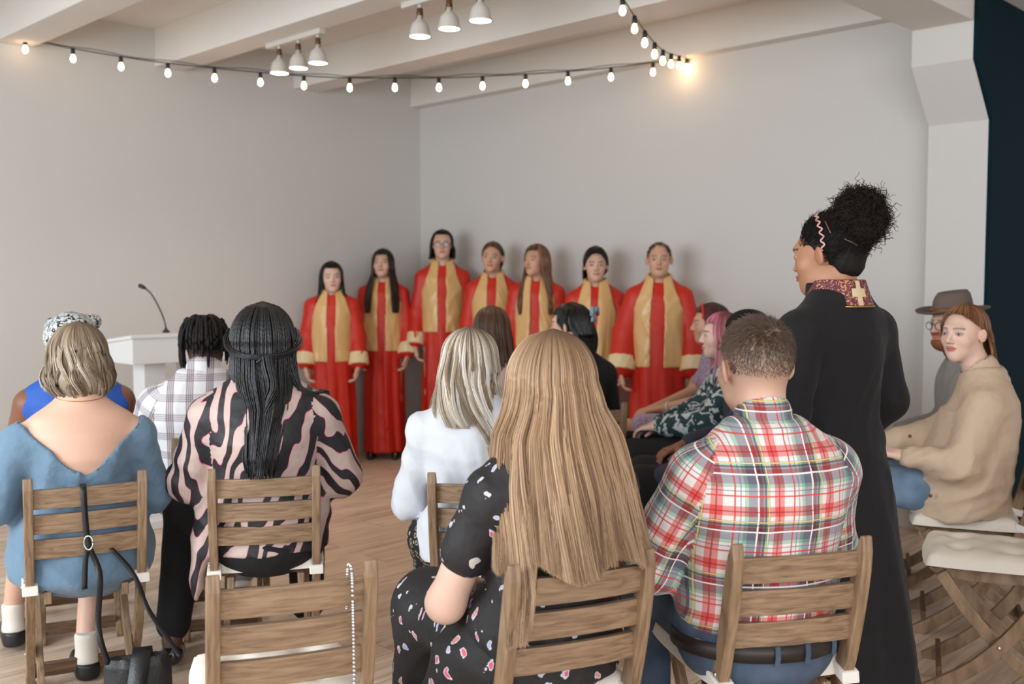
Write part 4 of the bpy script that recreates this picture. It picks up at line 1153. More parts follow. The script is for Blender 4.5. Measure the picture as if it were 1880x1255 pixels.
for s in 'LR':
    an = J['an' + s]; dz = an[2] - .20
    sh_ = solid('platform_shoe', [cone(an + A(0, -.018, .015), an + A(0, -.02, -.07), .041, .038, .01), cone(an + A(0, -.02, -.07), an + A(0, .05, -.10), .038, .03, .02),
                 fn(lambda D, X, Y, Z, a=an: np.maximum(D, Z - (a[2] + .03 - 1.2 * np.maximum(Y - a[1] + .005, 0)))), fn(lambda D, X, Y, Z, a=an: np.maximum(D, (a[2] - .078) - Z))], M['white_leather'], o, .005, cloth=False)
    so = solid('platform_sole', [cone(an + A(0, -.03, -.06), an + A(0, .11, -.10), .042, .047, .03), cone(an + A(0, -.03, -.11), an + A(0, .11, -.12), .042, .047, .03), fn(lambda D, X, Y, Z, a=an: np.maximum(np.maximum(D, Z - (a[2] - .074)), (a[2] - .132) - Z))], M['black_leather'], sh_, .006, cloth=False)

# -- woman with the headscarf, blue sleeveless top
(p_, r_) = cl('C7')
J = pose(top=1.285, w=1.02)
o = body(J, 'person in a cobalt blue sleeveless top and a black-and-white patterned headscarf', p_, r_, BROWN, fr=.007, base=.010, armr=(.060, .046, .030), brow=(.01, .01, .01))
solid('top', top_prims(J, .012, .50, 0, neck=.08) , M['blue_top'], o, .010, wr=(.005, 1), seed=21)
solid('trousers', trousers(J), M['jeans_dark'], o, .014, seed=22)
solid('headscarf', [ell(J['head'] + A(-.012, -.02, .022), (.100, .112, .094), None, .02), ell(J['head'] + A(0, -.07, -.02), (.08, .06, .06), None, .03), cone(J['head'] + A(-.075, .03, .06), J['head'] + A(.075, .03, .075), .035, .035, .02)], M['scarf_print'], o, .008, wr=(.006, 1.3), cloth=False, seed=23)
hair(o, J['head'], cap(a=.08, b=.08, top=.05, z1=.0, rows=[(-.1, 0, -.03, .085, .085), (-.2, 0, -.03, .10, .11)]), lambda t: -.16 + 0 * t, (-2.2, 2.2), 30, 6, 14, .004, (srgb(170, 178, 190), srgb(120, 126, 140), srgb(60, 60, 70)), 0, (.006, 40), seed=24, base=False, sides=5, bead=1)
for s in 'LR': shoe(o, J, s, M['white_leather'])

# -- man with dreadlocks
(p_, r_) = cl('C8', -.065, -.02)
J = pose(top=1.275, w=1.08, head=(.0, .01, 0), yaw=-.1, elR=(.27, -.02, .72), elL=(-.27, -.03, .72))
o = body(J, 'person with black dreadlocks in a white shirt with brown checks', p_, r_, DARK, shape='m', fr=.005, base=.012, scalp=(lambda x, y, z: np.clip((z + .07) / .05, 0, 1) * (y < .06) * .9, srgb(24, 20, 20)), brow=(.01, .01, .01))
sh_ = solid('shirt', top_prims(J, .020, .50, 1.55, (.078, .068, .060), 'm', neck=.062), M['plaid_white'], o, .009, wr=(.009, .9), seed=31)
solid('shirt_collar', [cone(J['neck'] + A(0, .0, -.035), J['neck'] + A(0, .008, .028), .088, .068, .01), cone(J['neck'] + A(0, .02, -.06), J['neck'] + A(0, .03, .12), .052, .062, .004, None, '-')], M['plaid_white'], sh_, .006)
solid('trousers', trousers(J), M['grey_cotton'], o, .012, wr=(.006, 1), seed=32)
lf = lambda q: np.where((q[:, 2] > -.02) & (q[:, 1] < .075), .012, 0)
short_hair(o, J, 3500, lf, lambda q: np.tile(A(*srgb(24, 20, 20)), (len(q), 1)), rad=.0016, seed=33, curl=.002, m='hair_mat', name='stubble')
r = np.random.RandomState(5); SP = []
for i in range(46):
    a = r.uniform(0, 2 * PI); rr = r.uniform(.15, .9); base_ = J['head'] + A(math.sin(a) * .06 * rr, -.01 - math.cos(a) * .07 * rr, .10 - .03 * rr)
    ln = r.uniform(.05, .10) if i > 9 else r.uniform(.13, .17)
    if i <= 9: a = [-1.75, -1.9, -1.6, -2.1, -1.4, .25, .9, 1.7, 2.0, -1.2][i]
    o1 = A(math.sin(a), -math.cos(a), 0)
    edge = J['head'] + A(o1[0] * .088, o1[1] * .104 - .012, .045 + r.uniform(-.01, .02)); top_ = base_ + A(0, 0, .018)
    P0 = [base_, top_ + o1 * .02, edge * .6 + top_ * .4 + A(0, 0, .02), edge, edge + o1 * .006 - A(0, 0, ln * .5), edge + o1 * (.0) - A(0, 0, ln)]
    SP.append(bez(P0, 16))
V, Fq, _ = tubes(np.array([[list(p) for p in q] for q in SP]), .0062 * np.r_[np.ones(13), .9, .75, .4], 7, 1)
link_mesh('dreadlocks', V, Fq, M['hair_mat'], o, True, np.tile(A(*srgb(26, 22, 21)), (len(V), 1)))
for s in 'LR': shoe(o, J, s, M['white_leather'])

# -- woman in the zebra blouse
(p_, r_) = cl('C2')
J = pose(top=1.325, w=1.10, elR=(.262, -.05, .735), elL=(-.258, -.04, .735), wrR=(.14, .18, .67), wrL=(-.14, .18, .67), knL=(-.30, .36, .56), anL=(-.345, .20, .105), knR=(.14, .40, .56), anR=(.15, .33, .10), head=(.0, 0, 0))
o = body(J, 'person with long thin black braids tied half up, in a zebra-print blouse', p_, r_, DARK, fr=.007, base=.010, scalp=(lambda x, y, z: np.clip((z + .05) / .03, 0, 1) * (y < .07), srgb(18, 17, 18)), brow=(.01, .01, .01))
P_ = top_prims(J, .024, .505, 1.9, (.076, .072, .050), neck=.07) + [ell((0, -.05, .62), (.205, .155, .16), None, .08, 't'), ell((-.215, -.08, .50), (.035, .085, .175), rotm(0, 0, .12), .05, 't')]
solid('blouse', P_, M['zebra'], o, .0085, wr=(.014, .9, (.6, .3, .8)), seed=41)
solid('trousers', trousers(J, (.112, .080, .064), .88, (.205, .155, .115)) + [ell((0, -.095, .505), (.19, .135, .10), None, .05)], M['black_cotton'], o, .010, wr=(.005, 1), seed=42)
for s in 'LR': shoe(o, J, s, M['patent'], 'loafer', grow=.02)
rows = [(-.02, 0, -.02, .108, .122), (-.06, 0, -.02, .104, .124), (-.12, 0, -.03, .108, .128), (-.16, .004, -.05, .105, .122), (-.22, .01, -.085, .090, .118), (-.30, 0, -.125, .072, .110), (-.38, -.01, -.145, .060, .098), (-.47, -.01, -.150, .046, .086)]
hair(o, J['head'], cap(a=.108, b=.120, top=.128, z1=.0, rows=rows), lambda t: -.47 + .06 * np.abs(np.sin(t * 9)) * (np.abs(t) < 1.2) + .10 * sstep(np.abs(t), .9, 1.8) + .42 * sstep(np.abs(t), 2.1, 2.4), (-PI, PI), 90, 4, 90, .0028, (srgb(22, 22, 24), srgb(34, 34, 38), srgb(14, 14, 15)), 0, (.003, 14), .5, None,
     43, 'hair_dark', 5, 'braids', .3, .10, .05, 1.5, 1, .05, 1)
def rope(pts, rad, n, tw, cols, name, m='hair_dark', rr=.0026, seg=40, seed=0):
    r = np.random.RandomState(seed); C = np.array([list(p) for p in bez(pts, seg)]); T = np.gradient(C, axis=0); T /= np.linalg.norm(T, axis=1)[:, None]
    U = np.cross(T, A(.2, .1, 1)); U /= np.linalg.norm(U, axis=1)[:, None]; W_ = np.cross(T, U); P = []
    for i in range(n):
        q = rad * math.sqrt(r.uniform(.1, 1)); ph = r.uniform(0, 6.28); s = np.linspace(0, tw, seg); q_ = q * (1 + .0 * s)
        P.append(C + U * (q_ * np.cos(ph + s))[:, None] + W_ * (q_ * np.sin(ph + s))[:, None] * .6)
    V, Fq, _ = tubes(np.array(P), rr, 5, 1)
    return link_mesh(name, V, Fq, M[m], o, True, np.tile(A(*cols), (len(V), 1)))
hc = J['head']
for q in (-1, 1):
    rope([hc + A(q * .107, .05, .03), hc + A(q * .119, -.01, .0), hc + A(q * .105, -.085, -.03), hc + A(q * .055, -.140, -.048), hc + A(q * .004, -.158, -.052), hc + A(-q * .014, -.158, -.070)], .013, 26, 3, srgb(24, 24, 26), 'braid_band', seed=q + 5)
rope([hc + A(.012, -.155, -.05), hc + A(.02, -.165, -.10), hc + A(.03, -.175, -.17), hc + A(.02, -.195, -.25), hc + A(-.01, -.215, -.34), hc + A(-.02, -.225, -.44)], .030, 60, 1.2, srgb(20, 20, 22), 'braid_band', seed=9)
rope([hc + A(.09, -.09, -.06), hc + A(.10, -.10, -.12), hc + A(.115, -.10, -.165), hc + A(.16, -.09, -.190), hc + A(.20, -.03, -.190), hc + A(.20, .05, -.22)], .026, 50, .8, srgb(22, 22, 24), 'braid_band', seed=10)

# -- blonde woman, white top, chain skirt
(p_, r_) = cl('C6', -.055, 0)
J = pose(top=1.255, w=.96, head=(-.01, 0, 0), yaw=-.25, tilt=.04, elL=(-.235, -.02, .655), wrL=(-.14, .22, .63), shL=(-.152, -.11, .925), shR=(.155, -.11, .925))
o = body(J, 'person with silvery blonde hair in a thin white long-sleeved top and chain-print skirt', p_, r_, PALE, fr=.006, base=.010)
sh_ = solid('top', top_prims(J, .014, .50, 1.95, (.064, .056, .040), neck=.075, ndz=.0) + [ell((0, -.06, .56), (.19, .145, .09), None, .05, 't')], M['white_knit'], o, .0085, wr=(.013, .8), seed=51)
P_ = [ell((0, -.02, .55), (.20, .17, .10), None, .08), cone(J['hipL'], J['knL'], .11, .09, .10), cone(J['hipR'], J['knR'], .11, .09, .10), cone(J['knL'] + A(.0, 0, 0), A(-.14, .33, .21), .09, .085, .10), cone(J['knR'], A(.12, .33, .21), .09, .085, .10), cone((-.17, .02, .52), (-.20, .12, .30), .06, .03, .08)]
solid('skirt', P_, M['chain'], o, .012, wr=(.01, .8, (1, .5, 0)), seed=52)
rows = [(-.02, 0, -.015, .098, .112), (-.08, 0, -.02, .100, .116), (-.15, 0, -.04, .115, .120), (-.20, .01, -.05, .120, .125), (-.30, .05, -.08, .085, .115), (-.40, .07, -.10, .06, .10)]
hair(o, J['head'], cap(a=.092, b=.108, rows=rows), lambda t: -.205 - .0 * t - .19 * sstep(t, .2, .6) * (1 - sstep(t, 1.5, 1.9)) + .26 * sstep(np.abs(t), 2.0, 2.35), (-PI, PI), 90, 36, 30, .0012,
     (srgb(216, 204, 188), srgb(182, 164, 142), srgb(232, 226, 216), srgb(140, 116, 92)), J_yaw(J), (.012, 20), seed=53, root=(srgb(108, 86, 66), 3.2), lockr=.05, rag=.07)
for s in 'LR': shoe(o, J, s, M['pink_cotton'])

# -- girl with waist-long hair, bird-print dress
(p_, r_) = cl('C4')
J = pose(top=1.29, w=.97, elR=(.19, .04, .70), elL=(-.232, -.02, .665), wrL=(-.10, .20, .64), head=(.02, 0, 0), shL=(-.158, -.11, .925), shR=(.158, -.11, .925))
o = body(J, 'person with very long straight light brown hair in a black short-sleeved dress with bird print', p_, r_, PALE, fr=.007, hr=.0055, base=.008, armr=(.050, .043, .028))
dr = solid('dress', top_prims(J, .014, .50, .50, (.058, .072, .074), neck=.07) + [ell((0, -.05, .60), (.185, .14, .15), None, .07, 't')], M['bird_floral'], o, .008, wr=(.008, .9), seed=61)
P_ = [ell((0, -.03, .53), (.205, .18, .11), None, .08), cone(J['hipL'] + A(-.02, 0, -.01), J['knL'] + A(-.02, 0, -.02), .105, .085, .08), cone(J['hipR'], J['knR'], .105, .085, .08), cone(J['knL'] + A(-.02, 0, -.02), A(-.15, .40, .30), .09, .09, .08), cone(J['knR'], A(.12, .40, .30), .09, .09, .08), cone((-.2, .0, .50), (-.24, .1, .33), .06, .05, .07)]
sk = solid('skirt', P_, M['bird_floral'], dr, .009, wr=(.012, .9, (1, .5, 0)), seed=62)
rows = [(-.02, 0, -.02, .108, .118), (-.06, 0, -.025, .118, .120), (-.12, 0, -.04, .150, .125), (-.22, 0, -.06, .168, .150), (-.34, .0, -.10, .178, .150), (-.44, .0, -.13, .190, .160), (-.60, -.0, -.15, .215, .185)]
hair(o, J['head'], cap(a=.104, b=.114, top=.122, z1=.0, rows=rows), lambda t: -.402 + .02 * np.sin(t * 5) - .17 * (1 - sstep(np.abs(t + 1.10), .12, .24)) + .46 * sstep(np.abs(t), 1.7, 2.1), (-PI, PI), 220, 32, 34, .00105,
     (srgb(176, 144, 112), srgb(150, 118, 88), srgb(198, 168, 136), srgb(128, 98, 72), srgb(186, 154, 120)), 0, (.007, 15), .2, (srgb(120, 94, 70), 2.6), 63, 'hair', 3, 'hair', .10, .06, .025, 1.35, 1, .018)
for s in 'LR': shoe(o, J, s, M['black_leather'])

# -- man in the red plaid shirt
(p_, r_) = cl('C5', -.02, .0)
J = pose(top=1.325, w=1.13, hs=1.10, head=(.0, .0, 0), yaw=.08, tilt=-.03, shR=(.172, -.11, .945), shL=(-.172, -.11, .945), elL=(-.270, -.02, .70), elR=(.25, -.01, .71), neck=(0, -.115, 1.055))
fade = (lambda x, y, z: np.clip((z + .075) / .09, 0, 1) * (y < .085) * (z < .5) * .9 * np.clip(1 - (y - .04) * 12 * (z < .06), 0, 1), srgb(138, 116, 100))
o = body(J, 'person with short cropped brown hair in a red, green and white plaid shirt', p_, r_, FAIR, shape='m', fr=.0035, base=.010, scalp=fade, blush=.2, jaw=1.12)
PL = top_prims(J, .020, .545, 1.9, (.080, .068, .052), 'm', neck=.068, ndz=.0)
sh_ = solid('shirt', PL + [ell((0, -.05, .66), (.19, .15, .14), None, .08, 't')], M['plaid_red'], o, .0075, wr=(.014, .85, (.4, .3, 1)), seed=71)
solid('shirt_collar', [cone(J['neck'] + A(0, -.0, -.03), J['neck'] + A(0, .010, .030), .094, .072, .01), cone(J['neck'] + A(0, .02, -.06), J['neck'] + A(0, .034, .14), .056, .068, .003, None, '-')], M['plaid_red'], sh_, .0055)
tr = solid('jeans', trousers(J, (.112, .08, .062), .97, (.208, .165, .105)) + [ell((0, -.10, .495), (.195, .145, .10), None, .05)], M['jeans_mid'], o, .010, wr=(.007, 1), seed=72)
b = MB(); n_ = 48
ring = [A(.216 * math.cos(a), -.078 + .174 * math.sin(a), .533) for a in np.linspace(0, 2 * PI, n_ + 1)]
b.ribbon(ring, (0, 0, .019), .006); b.build('belt', M['belt'], tr, True)
for x in (-.03, .05, .14):
    yb = -.078 - .174 * math.sqrt(1 - (x / .216) ** 2) - .006
    b = MB(); b.ribbon([(x, yb, .556), (x, yb - .003, .53), (x - .001, yb - .001, .510)], (.006, 0, 0), .004); b.build('belt_loop', M['jeans_mid'], tr)
lf = lambda q: np.where((q[:, 1] < .072 + .3 * np.maximum(q[:, 2] - .06, 0)) & (q[:, 2] > -.085), np.interp(q[:, 2], [-.085, -.03, .03, .08, .12], [.0012, .0035, .009, .020, .026]), 0)
def sw(q):
    d = q - A(.015, -.075, .085); v = np.stack([d[:, 0] - .8 * d[:, 2], d[:, 1] * 1.2 + .01, d[:, 2] - .01 + .8 * d[:, 0]], 1); return v / (np.linalg.norm(v, axis=1)[:, None] + 1e-6)
cf = lambda q: A(*srgb(172, 140, 120))[None] * np.interp(q[:, 2], [-.085, -.02], [1, 0])[:, None] + A(*srgb(104, 84, 70))[None] * np.interp(q[:, 2], [-.085, -.02, .1], [0, 1, .75])[:, None]
short_hair(o, J, 21000, lf, cf, rad=.0006, seed=73, swirl=sw, lift=.30)
for s in 'LR': shoe(o, J, s, M['brown_leather'])

# -- brown-haired woman near the front
(p_, r_) = cl('C14', .02, -.02)
J = pose(top=1.285)
o = body(J, 'person with straight brown shoulder-length hair near the front, seen from behind', p_, r_, FAIR, fr=.008, base=.012)
solid('top', top_prims(J, .016, .50, 1.9), M['pink_cotton'], o, .011, seed=81); solid('trousers', trousers(J), M['black_cotton'], o, .014)
rows = [(-.05, 0, -.02, .098, .112), (-.12, 0, -.04, .105, .12), (-.25, 0, -.06, .105, .11)]
hair(o, J['head'], cap(a=.092, b=.110, rows=rows), fz(-.23, .07, 2.0, 2.3), (-PI, PI), 60, 18, 18, .002, (srgb(86, 60, 44), srgb(112, 82, 60), srgb(66, 46, 36)), 0, (.006, 20), seed=82)
for s in 'LR': shoe(o, J, s, M['black_leather'])
# -- black-haired woman with a bow
(p_, r_) = cl('C15', -.045, -.0)
J = pose(top=1.30, yaw=.85, head=(-.005, 0, 0))
o = body(J, 'person with black hair and a pale bow, turned to the left near the front', p_, r_, FAIR, fr=.005, base=.012, brow=(.01, .01, .01))
solid('top', top_prims(J, .016, .50, 1.9), M['black_cotton'], o, .011); solid('trousers', trousers(J), M['black_cotton'], o, .014)
rows = [(-.04, 0, -.03, .080, .108), (-.12, 0, -.055, .070, .10), (-.30, 0, -.07, .07, .085)]
hair(o, J['head'], cap(a=.084, b=.106, rows=rows), lambda t: np.where(np.abs(t) < 1.15, -.30, -.03) + .085 * sstep(np.abs(t), 1.9, 2.25), (-PI, PI), 60, 16, 18, .002, BLK, J_yaw(J), (.003, 18), seed=84)
b = MB()
for q in (-1, 1):
    b.tube([at_head(J, (0, -.125, .06)), at_head(J, (q * .03, -.135, .085)), at_head(J, (q * .045, -.135, .05))], [.005, .014, .008], 8)
    b.tube([at_head(J, (0, -.125, .06)), at_head(J, (q * .02, -.13, .02))], [.005, .009], 8)
b.build('hair_bow', M['pink_strap'], o, True)
for s in 'LR': shoe(o, J, s, M['black_leather'])

# -- lavender dress
(p_, r_) = cl('C16', 0, .02)
J = pose(top=1.285, pitch=-.03, elL=(-.23, -.02, .76), wrL=(-.06, .20, .69), elR=(.23, 0, .76), wrR=(.05, .24, .68), knL=(-.11, .44, .58), hdL=(.35, .9, -.2), hdR=(-.35, .9, -.2))
o = body(J, 'person in a lavender print dress with hands folded, farthest in the side row', p_, r_, WARM, fr=.005, base=.010, hr=.006)
solid('dress', top_prims(J, .016, .50, .6, (.06, .062, .062)) + [cone(J['hipL'], J['knL'] * .75 + J['hipL'] * .25, .105, .092, .05), cone(J['hipR'], J['knR'] * .75 + J['hipR'] * .25, .105, .092, .05), ell((0, -.04, .54), (.19, .15, .1), None, .05)], M['lavender'], o, .010, wr=(.006, 1), seed=91)
rows = [(-.05, 0, -.03, .09, .105), (-.15, 0, -.05, .10, .10), (-.25, 0, -.05, .11, .11)]
hair(o, J['head'], cap(rows=rows), fz(-.22, .062, 1.85, 2.15), (-PI, PI), 60, 14, 14, .0026, (srgb(70, 40, 40), srgb(90, 50, 50)), J_yaw(J), (.004, 18), seed=92)
b = MB(); b.tube([at_head(J, (.078 * math.sin(a), .045, .02 + .086 * math.cos(a))) for a in np.linspace(-1.5, 1.5, 24)], .008, 8); b.build('headband', M['robe_red'], o, True)
wl = J['wrL'] - (J['wrL'] - J['elL']) * .12; b = MB(); d_ = (J['wrL'] - J['elL']); d_ /= np.linalg.norm(d_); u_ = np.cross(d_, A(0, 0, 1)); u_ /= np.linalg.norm(u_); v_ = np.cross(d_, u_)
b.tube([wl + (u_ * math.cos(a) + v_ * math.sin(a)) * .031 for a in np.linspace(0, 2 * PI, 22)], .006, 8); b.build('bracelet', M['white_leather'], o, True)
for s in 'LR': shoe(o, J, s, M['white_leather'])
# -- pink hair, green floral blouse
(p_, r_) = cl('C17', 0, .02)
J = pose(top=1.255, elL=(-.25, .02, .73), wrL=(-.08, .25, .69), elR=(.23, 0, .74), wrR=(.05, .25, .68), hdL=(.3, .9, -.15), hdR=(-.35, .9, -.2))
o = body(J, 'person with long pink hair in a dark green floral blouse, hands in the lap', p_, r_, PALE, fr=.005, base=.010, hr=.006)
sh_ = solid('blouse', top_prims(J, .022, .50, 1.92, (.080, .085, .048)), M['green_floral'], o, .0095, wr=(.010, .9), seed=101)
solid('blouse_collar', [cone(J['neck'] + A(0, .0, -.03), J['neck'] + A(0, .01, .02), .090, .070, .01), cone(J['neck'] + A(0, .02, -.06), J['neck'] + A(0, .03, .12), .054, .064, .004, None, '-')], M['white_knit'], sh_, .007)
solid('trousers', trousers(J, (.105, .085, .065)), M['black_cotton'], o, .012, wr=(.005, 1))
rows = [(-.05, 0, -.02, .092, .105), (-.15, 0, -.02, .11, .12), (-.35, 0, -.02, .13, .14)]
hair(o, J['head'], cap(rows=rows), fz(-.34, .062, 2.0, 2.25), (-PI, PI), 70, 16, 18, .002, (srgb(206, 120, 136), srgb(180, 92, 110), srgb(222, 150, 160)), J_yaw(J), (.005, 18), seed=102, root=(srgb(110, 52, 56), 1.6))
for s in 'LR': shoe(o, J, s, M['black_leather'])
# -- dark-haired man in navy
(p_, r_) = cl('C18', -.0, .0)
J = pose(top=1.265, w=1.05, wrL=(-.13, .33, .55), elL=(-.25, .04, .70), hdL=(.1, .9, -.5), hnL=(.2, -.4, -1))
o = body(J, 'person with short black curly hair and a navy jacket behind the plaid shirt', p_, r_, BROWN, shape='m', fr=.0045, base=.012, hr=.006, brow=(.01, .01, .01), scalp=(lambda x, y, z: np.clip((z - .02 + .0 * y) / .02, 0, 1) * ((y < .072) | (z > .085)), srgb(16, 14, 14)))
solid('jacket', top_prims(J, .024, .50, 1.85, (.078, .068, .05), 'm'), M['navy'], o, .010, wr=(.008, 1), seed=111); solid('trousers', trousers(J), M['black_cotton'], o, .012)
hq = J['head']
solid('hair', [ell(hq + A(0, -.018, .060), (.084, .100, .078), None, .02), fn(lambda D, X, Y, Z: np.maximum(D, -(Z - hq[2] - .012 - .55 * np.maximum(Y - hq[1] - .02, 0)))), fn(lambda D, X, Y, Z: D + .0025 * np.sin(X * 420) * np.sin(Y * 400) * np.sin(Z * 410))], M['hair_mat'], o, .0045, colf=lambda V: np.tile(A(*srgb(18, 16, 16)), (len(V), 1)), cloth=False)
for s in 'LR': shoe(o, J, s, M['black_leather'])

# -- woman in the beige jacket
(p_, r_) = cl('C10', .0, .075)
J = pose(top=1.315, yaw=.95, head=(-.0, .02, 0), hs=.98, w=1.02, elL=(-.235, -.03, .70), wrL=(-.165, .165, .715), hdL=(.12, .95, .16), hnL=(.2, .1, -1), elR=(.23, .05, .75), wrR=(.05, .38, .70), knL=(-.11, .44, .60), anL=(-.12, .30, .13), knR=(.13, .42, .58), anR=(.12, .36, .10), pel=(0, -.07, .56), neck=(0, -.115, 1.045), shL=(-.165, -.11, .93), shR=(.165, -.11, .93))
o = body(J, 'person with a copper-brown bob in a beige jacket and pale jeans, looking back', p_, r_, PALE, fr=.0024, hr=.005, base=.009, gaze=-.6, brow=(.16, .10, .07), iris=(.12, .14, .14), nose=1.05, blush=.10, lips=srgb(196, 116, 108), jaw=.98, curl=.35)
P_ = top_prims(J, .028, .475, 1.88, (.072, .078, .048), neck=.072, ndz=-.01) + [ell((0, -.03, .56), (.215, .185, .12), None, .10, 't'), loft([(.475, 0, -.02, .215, .20), (.7, 0, -.06, .20, .17), (.9, 0, -.09, .19, .14)], .06)]
P_.append(fn(lambda D, X, Y, Z: np.maximum(D, .475 - Z)))
jk = solid('jacket', P_, M['beige'], o, .0085, wr=(.020, .9, (.3, .5, 1)), seed=121)
solid('jacket_collar', [cone(J['neck'] + A(0, -.0, -.04), J['neck'] + A(0, .015, .012), .104, .080, .01), cone(J['neck'] + A(0, .03, -.08), J['neck'] + A(0, .045, .12), .060, .070, .003, None, '-'), fn(lambda D, X, Y, Z: np.maximum(D, (Y - .04) - 0 * Z))], M['beige'], jk, .006)
for q, z in (((-.226, .075), .575), ((-.175, .155), .80)):
    b = MB(); b.lathe([(.0075, 0), (.0075, .003), (.002, .004)], (q[0], q[1], z), 12, (-1, .6, 0)); b.build('button', M['brown_leather'], jk, True)
solid('jeans', trousers(J, (.095, .078, .068), .86), M['jeans_light'], o, .010, wr=(.006, 1), seed=122)
rows = [(-.02, 0, -.025, .092, .105), (-.07, 0, -.03, .098, .105), (-.11, 0, -.03, .100, .100), (-.15, 0, -.025, .092, .09)]
def zb(t): return np.interp(t, [-3.2, -2.7, -2.3, -1.9, -1.5, -1.15, -.9, 0, 1.2, 1.9, 2.25, 2.7, 3.2], [.080, .074, .055, .030, .010, -.06, -.135, -.145, -.14, -.12, .03, .074, .080])
hair(o, J['head'], cap(a=.086, b=.105, top=.120, rows=rows), zb, (-PI, PI), 90, 36, 24, .0011, (srgb(138, 92, 62), srgb(112, 72, 50), srgb(160, 112, 78)), J_yaw(J), (.003, 16), seed=123, lockr=.015, rag=.015)
wl = J['wrL'] - (J['wrL'] - J['elL']) * .06; d_ = J['wrL'] - J['elL']; d_ /= np.linalg.norm(d_); u_ = np.cross(d_, A(0, 0, 1)); u_ /= np.linalg.norm(u_); v_ = np.cross(u_, d_)
b = MB(); b.ribbon([wl + (u_ * math.cos(a) + v_ * math.sin(a)) * .033 for a in np.linspace(0, 2 * PI, 26)], tuple(d_ * .010), .003); wt = b.build('watch_strap', M['white_leather'], o, True)
b = MB(); b.ribbon([wl + (u_ * math.cos(a) + v_ * math.sin(a)) * .037 for a in (2.0, 2.5, 3.0)], tuple(d_ * .017), .008); b.build('watch_face', M['patent'], wt, bevel=.002)
for s in 'LR': shoe(o, J, s, M['black_leather'])
# -- man in the felt hat
(p_, r_) = cl('C11', .02, .03)
J = pose(top=1.325, yaw=.70, w=1.05, hs=1.0, head=(0, .03, 0))
o = body(J, 'bearded person with a grey felt hat and round glasses beside the white pillar', p_, r_, FAIR, shape='m', fr=.0035, base=.012, beard=(lambda x, y, z: np.clip((-.035 - z + np.abs(x) * .45) / .012, 0, 1) * (1 - np.exp(-((x / .02) ** 2 + ((z + .0655) / .007) ** 2))), srgb(150, 88, 56)), brow=(.12, .07, .04))
solid('jacket', top_prims(J, .030, .48, 1.9, (.08, .07, .05), 'm', neck=.075, ndz=-.01), M['grey_cotton'], o, .010, wr=(.009, .9), seed=131)
solid('beard', [ell(at_head(J, (0, .045, -.085)), A(.056, .055, .045), J['R'], .02), fn(lambda D, X, Y, Z, c=at_head(J, (0, 0, -.075)): np.maximum(D, Z - c[2]))], M['hair_mat'], o, .006, wr=(.004, 3), colf=lambda V: np.tile(A(*srgb(140, 82, 52)), (len(V), 1)), cloth=False)
solid('trousers', trousers(J), M['jeans_dark'], o, .013)
glasses(o, J)
hair(o, J['head'], cap(a=.084, b=.10), fz(-.06, .02, 1.7, 1.9), (-2.2, 2.2), 40, 10, 10, .002, (srgb(120, 74, 50),), J_yaw(J), (.003, 18), seed=132)
for s in 'LR': shoe(o, J, s, M['black_leather'])
hat = empty('felt_hat', (0, 0, 0)); tag(hat, 'grey-brown felt hat with a wide brim and a leather band on the bearded head', 'hat')
ho = np.array(o.matrix_basis @ Vector(at_head(J, (0, -.008, .055)))) if False else None
a_ = math.radians(r_); hp = at_head(J, (0, -.006, .050)); hat.location = (p_[0] + hp[0] * math.cos(a_) - hp[1] * math.sin(a_), p_[1] + hp[0] * math.sin(a_) + hp[1] * math.cos(a_), hp[2]); hat.rotation_euler = (math.radians(-3), math.radians(2), a_ + .70)
b = MB(); n_ = 48; V = []; prof = [(.088, .006, 0), (.125, .000, .004), (.158, .006, .012), (.163, .012, .014), (.158, .012, .012), (.125, .006, .004), (.090, .012, 0)]
for r0, z, curlz in prof:
    for i in range(n_):
        a = 2 * PI * i / n_; V.append((r0 * math.cos(a) * .94, r0 * math.sin(a) * 1.06, z + curlz * 1.6 * abs(math.cos(a)) ** 2))
b.add(V, [[j * n_ + i, j * n_ + (i + 1) % n_, ((j + 1) % 7) * n_ + (i + 1) % n_, ((j + 1) % 7) * n_ + i] for j in range(7) for i in range(n_)]); b.build('brim', M['felt'], hat, True)
V = []; prof = [(.090, .004), (.089, .03), (.085, .06), (.078, .085), (.066, .102), (.045, .108), (.02, .104), (.001, .102)]
for r0, z in prof:
    for i in range(n_):
        a = 2 * PI * i / n_; c_, s_ = math.cos(a), math.sin(a); pin = 1 - .28 * max(0, s_) ** 2 * abs(c_) * 2 * (z / .1) ** 1.5
        dent = -.022 * max(0, 1 - (r0 / .06) ** 2) if r0 < .06 else 0
        V.append((r0 * c_ * .93 * pin, r0 * s_ * 1.10, z + dent + (.006 * -s_ if z > .08 else 0)))
b = MB(); b.add(V, [[j * n_ + i, j * n_ + (i + 1) % n_, (j + 1) * n_ + (i + 1) % n_, (j + 1) * n_ + i] for j in range(len(prof) - 1) for i in range(n_)] + [list(range(n_))[::-1], [(len(prof) - 1) * n_ + i for i in range(n_)]]); cr_ = b.build('crown', M['felt'], hat, True)
b = MB(); b.ribbon([(.0925 * math.cos(a) * .93, .0925 * math.sin(a) * 1.10, .018) for a in np.linspace(0, 2 * PI, n_ + 1)], (0, 0, .011), .004); b.build('hat_band', M['brown_leather'], hat, True)

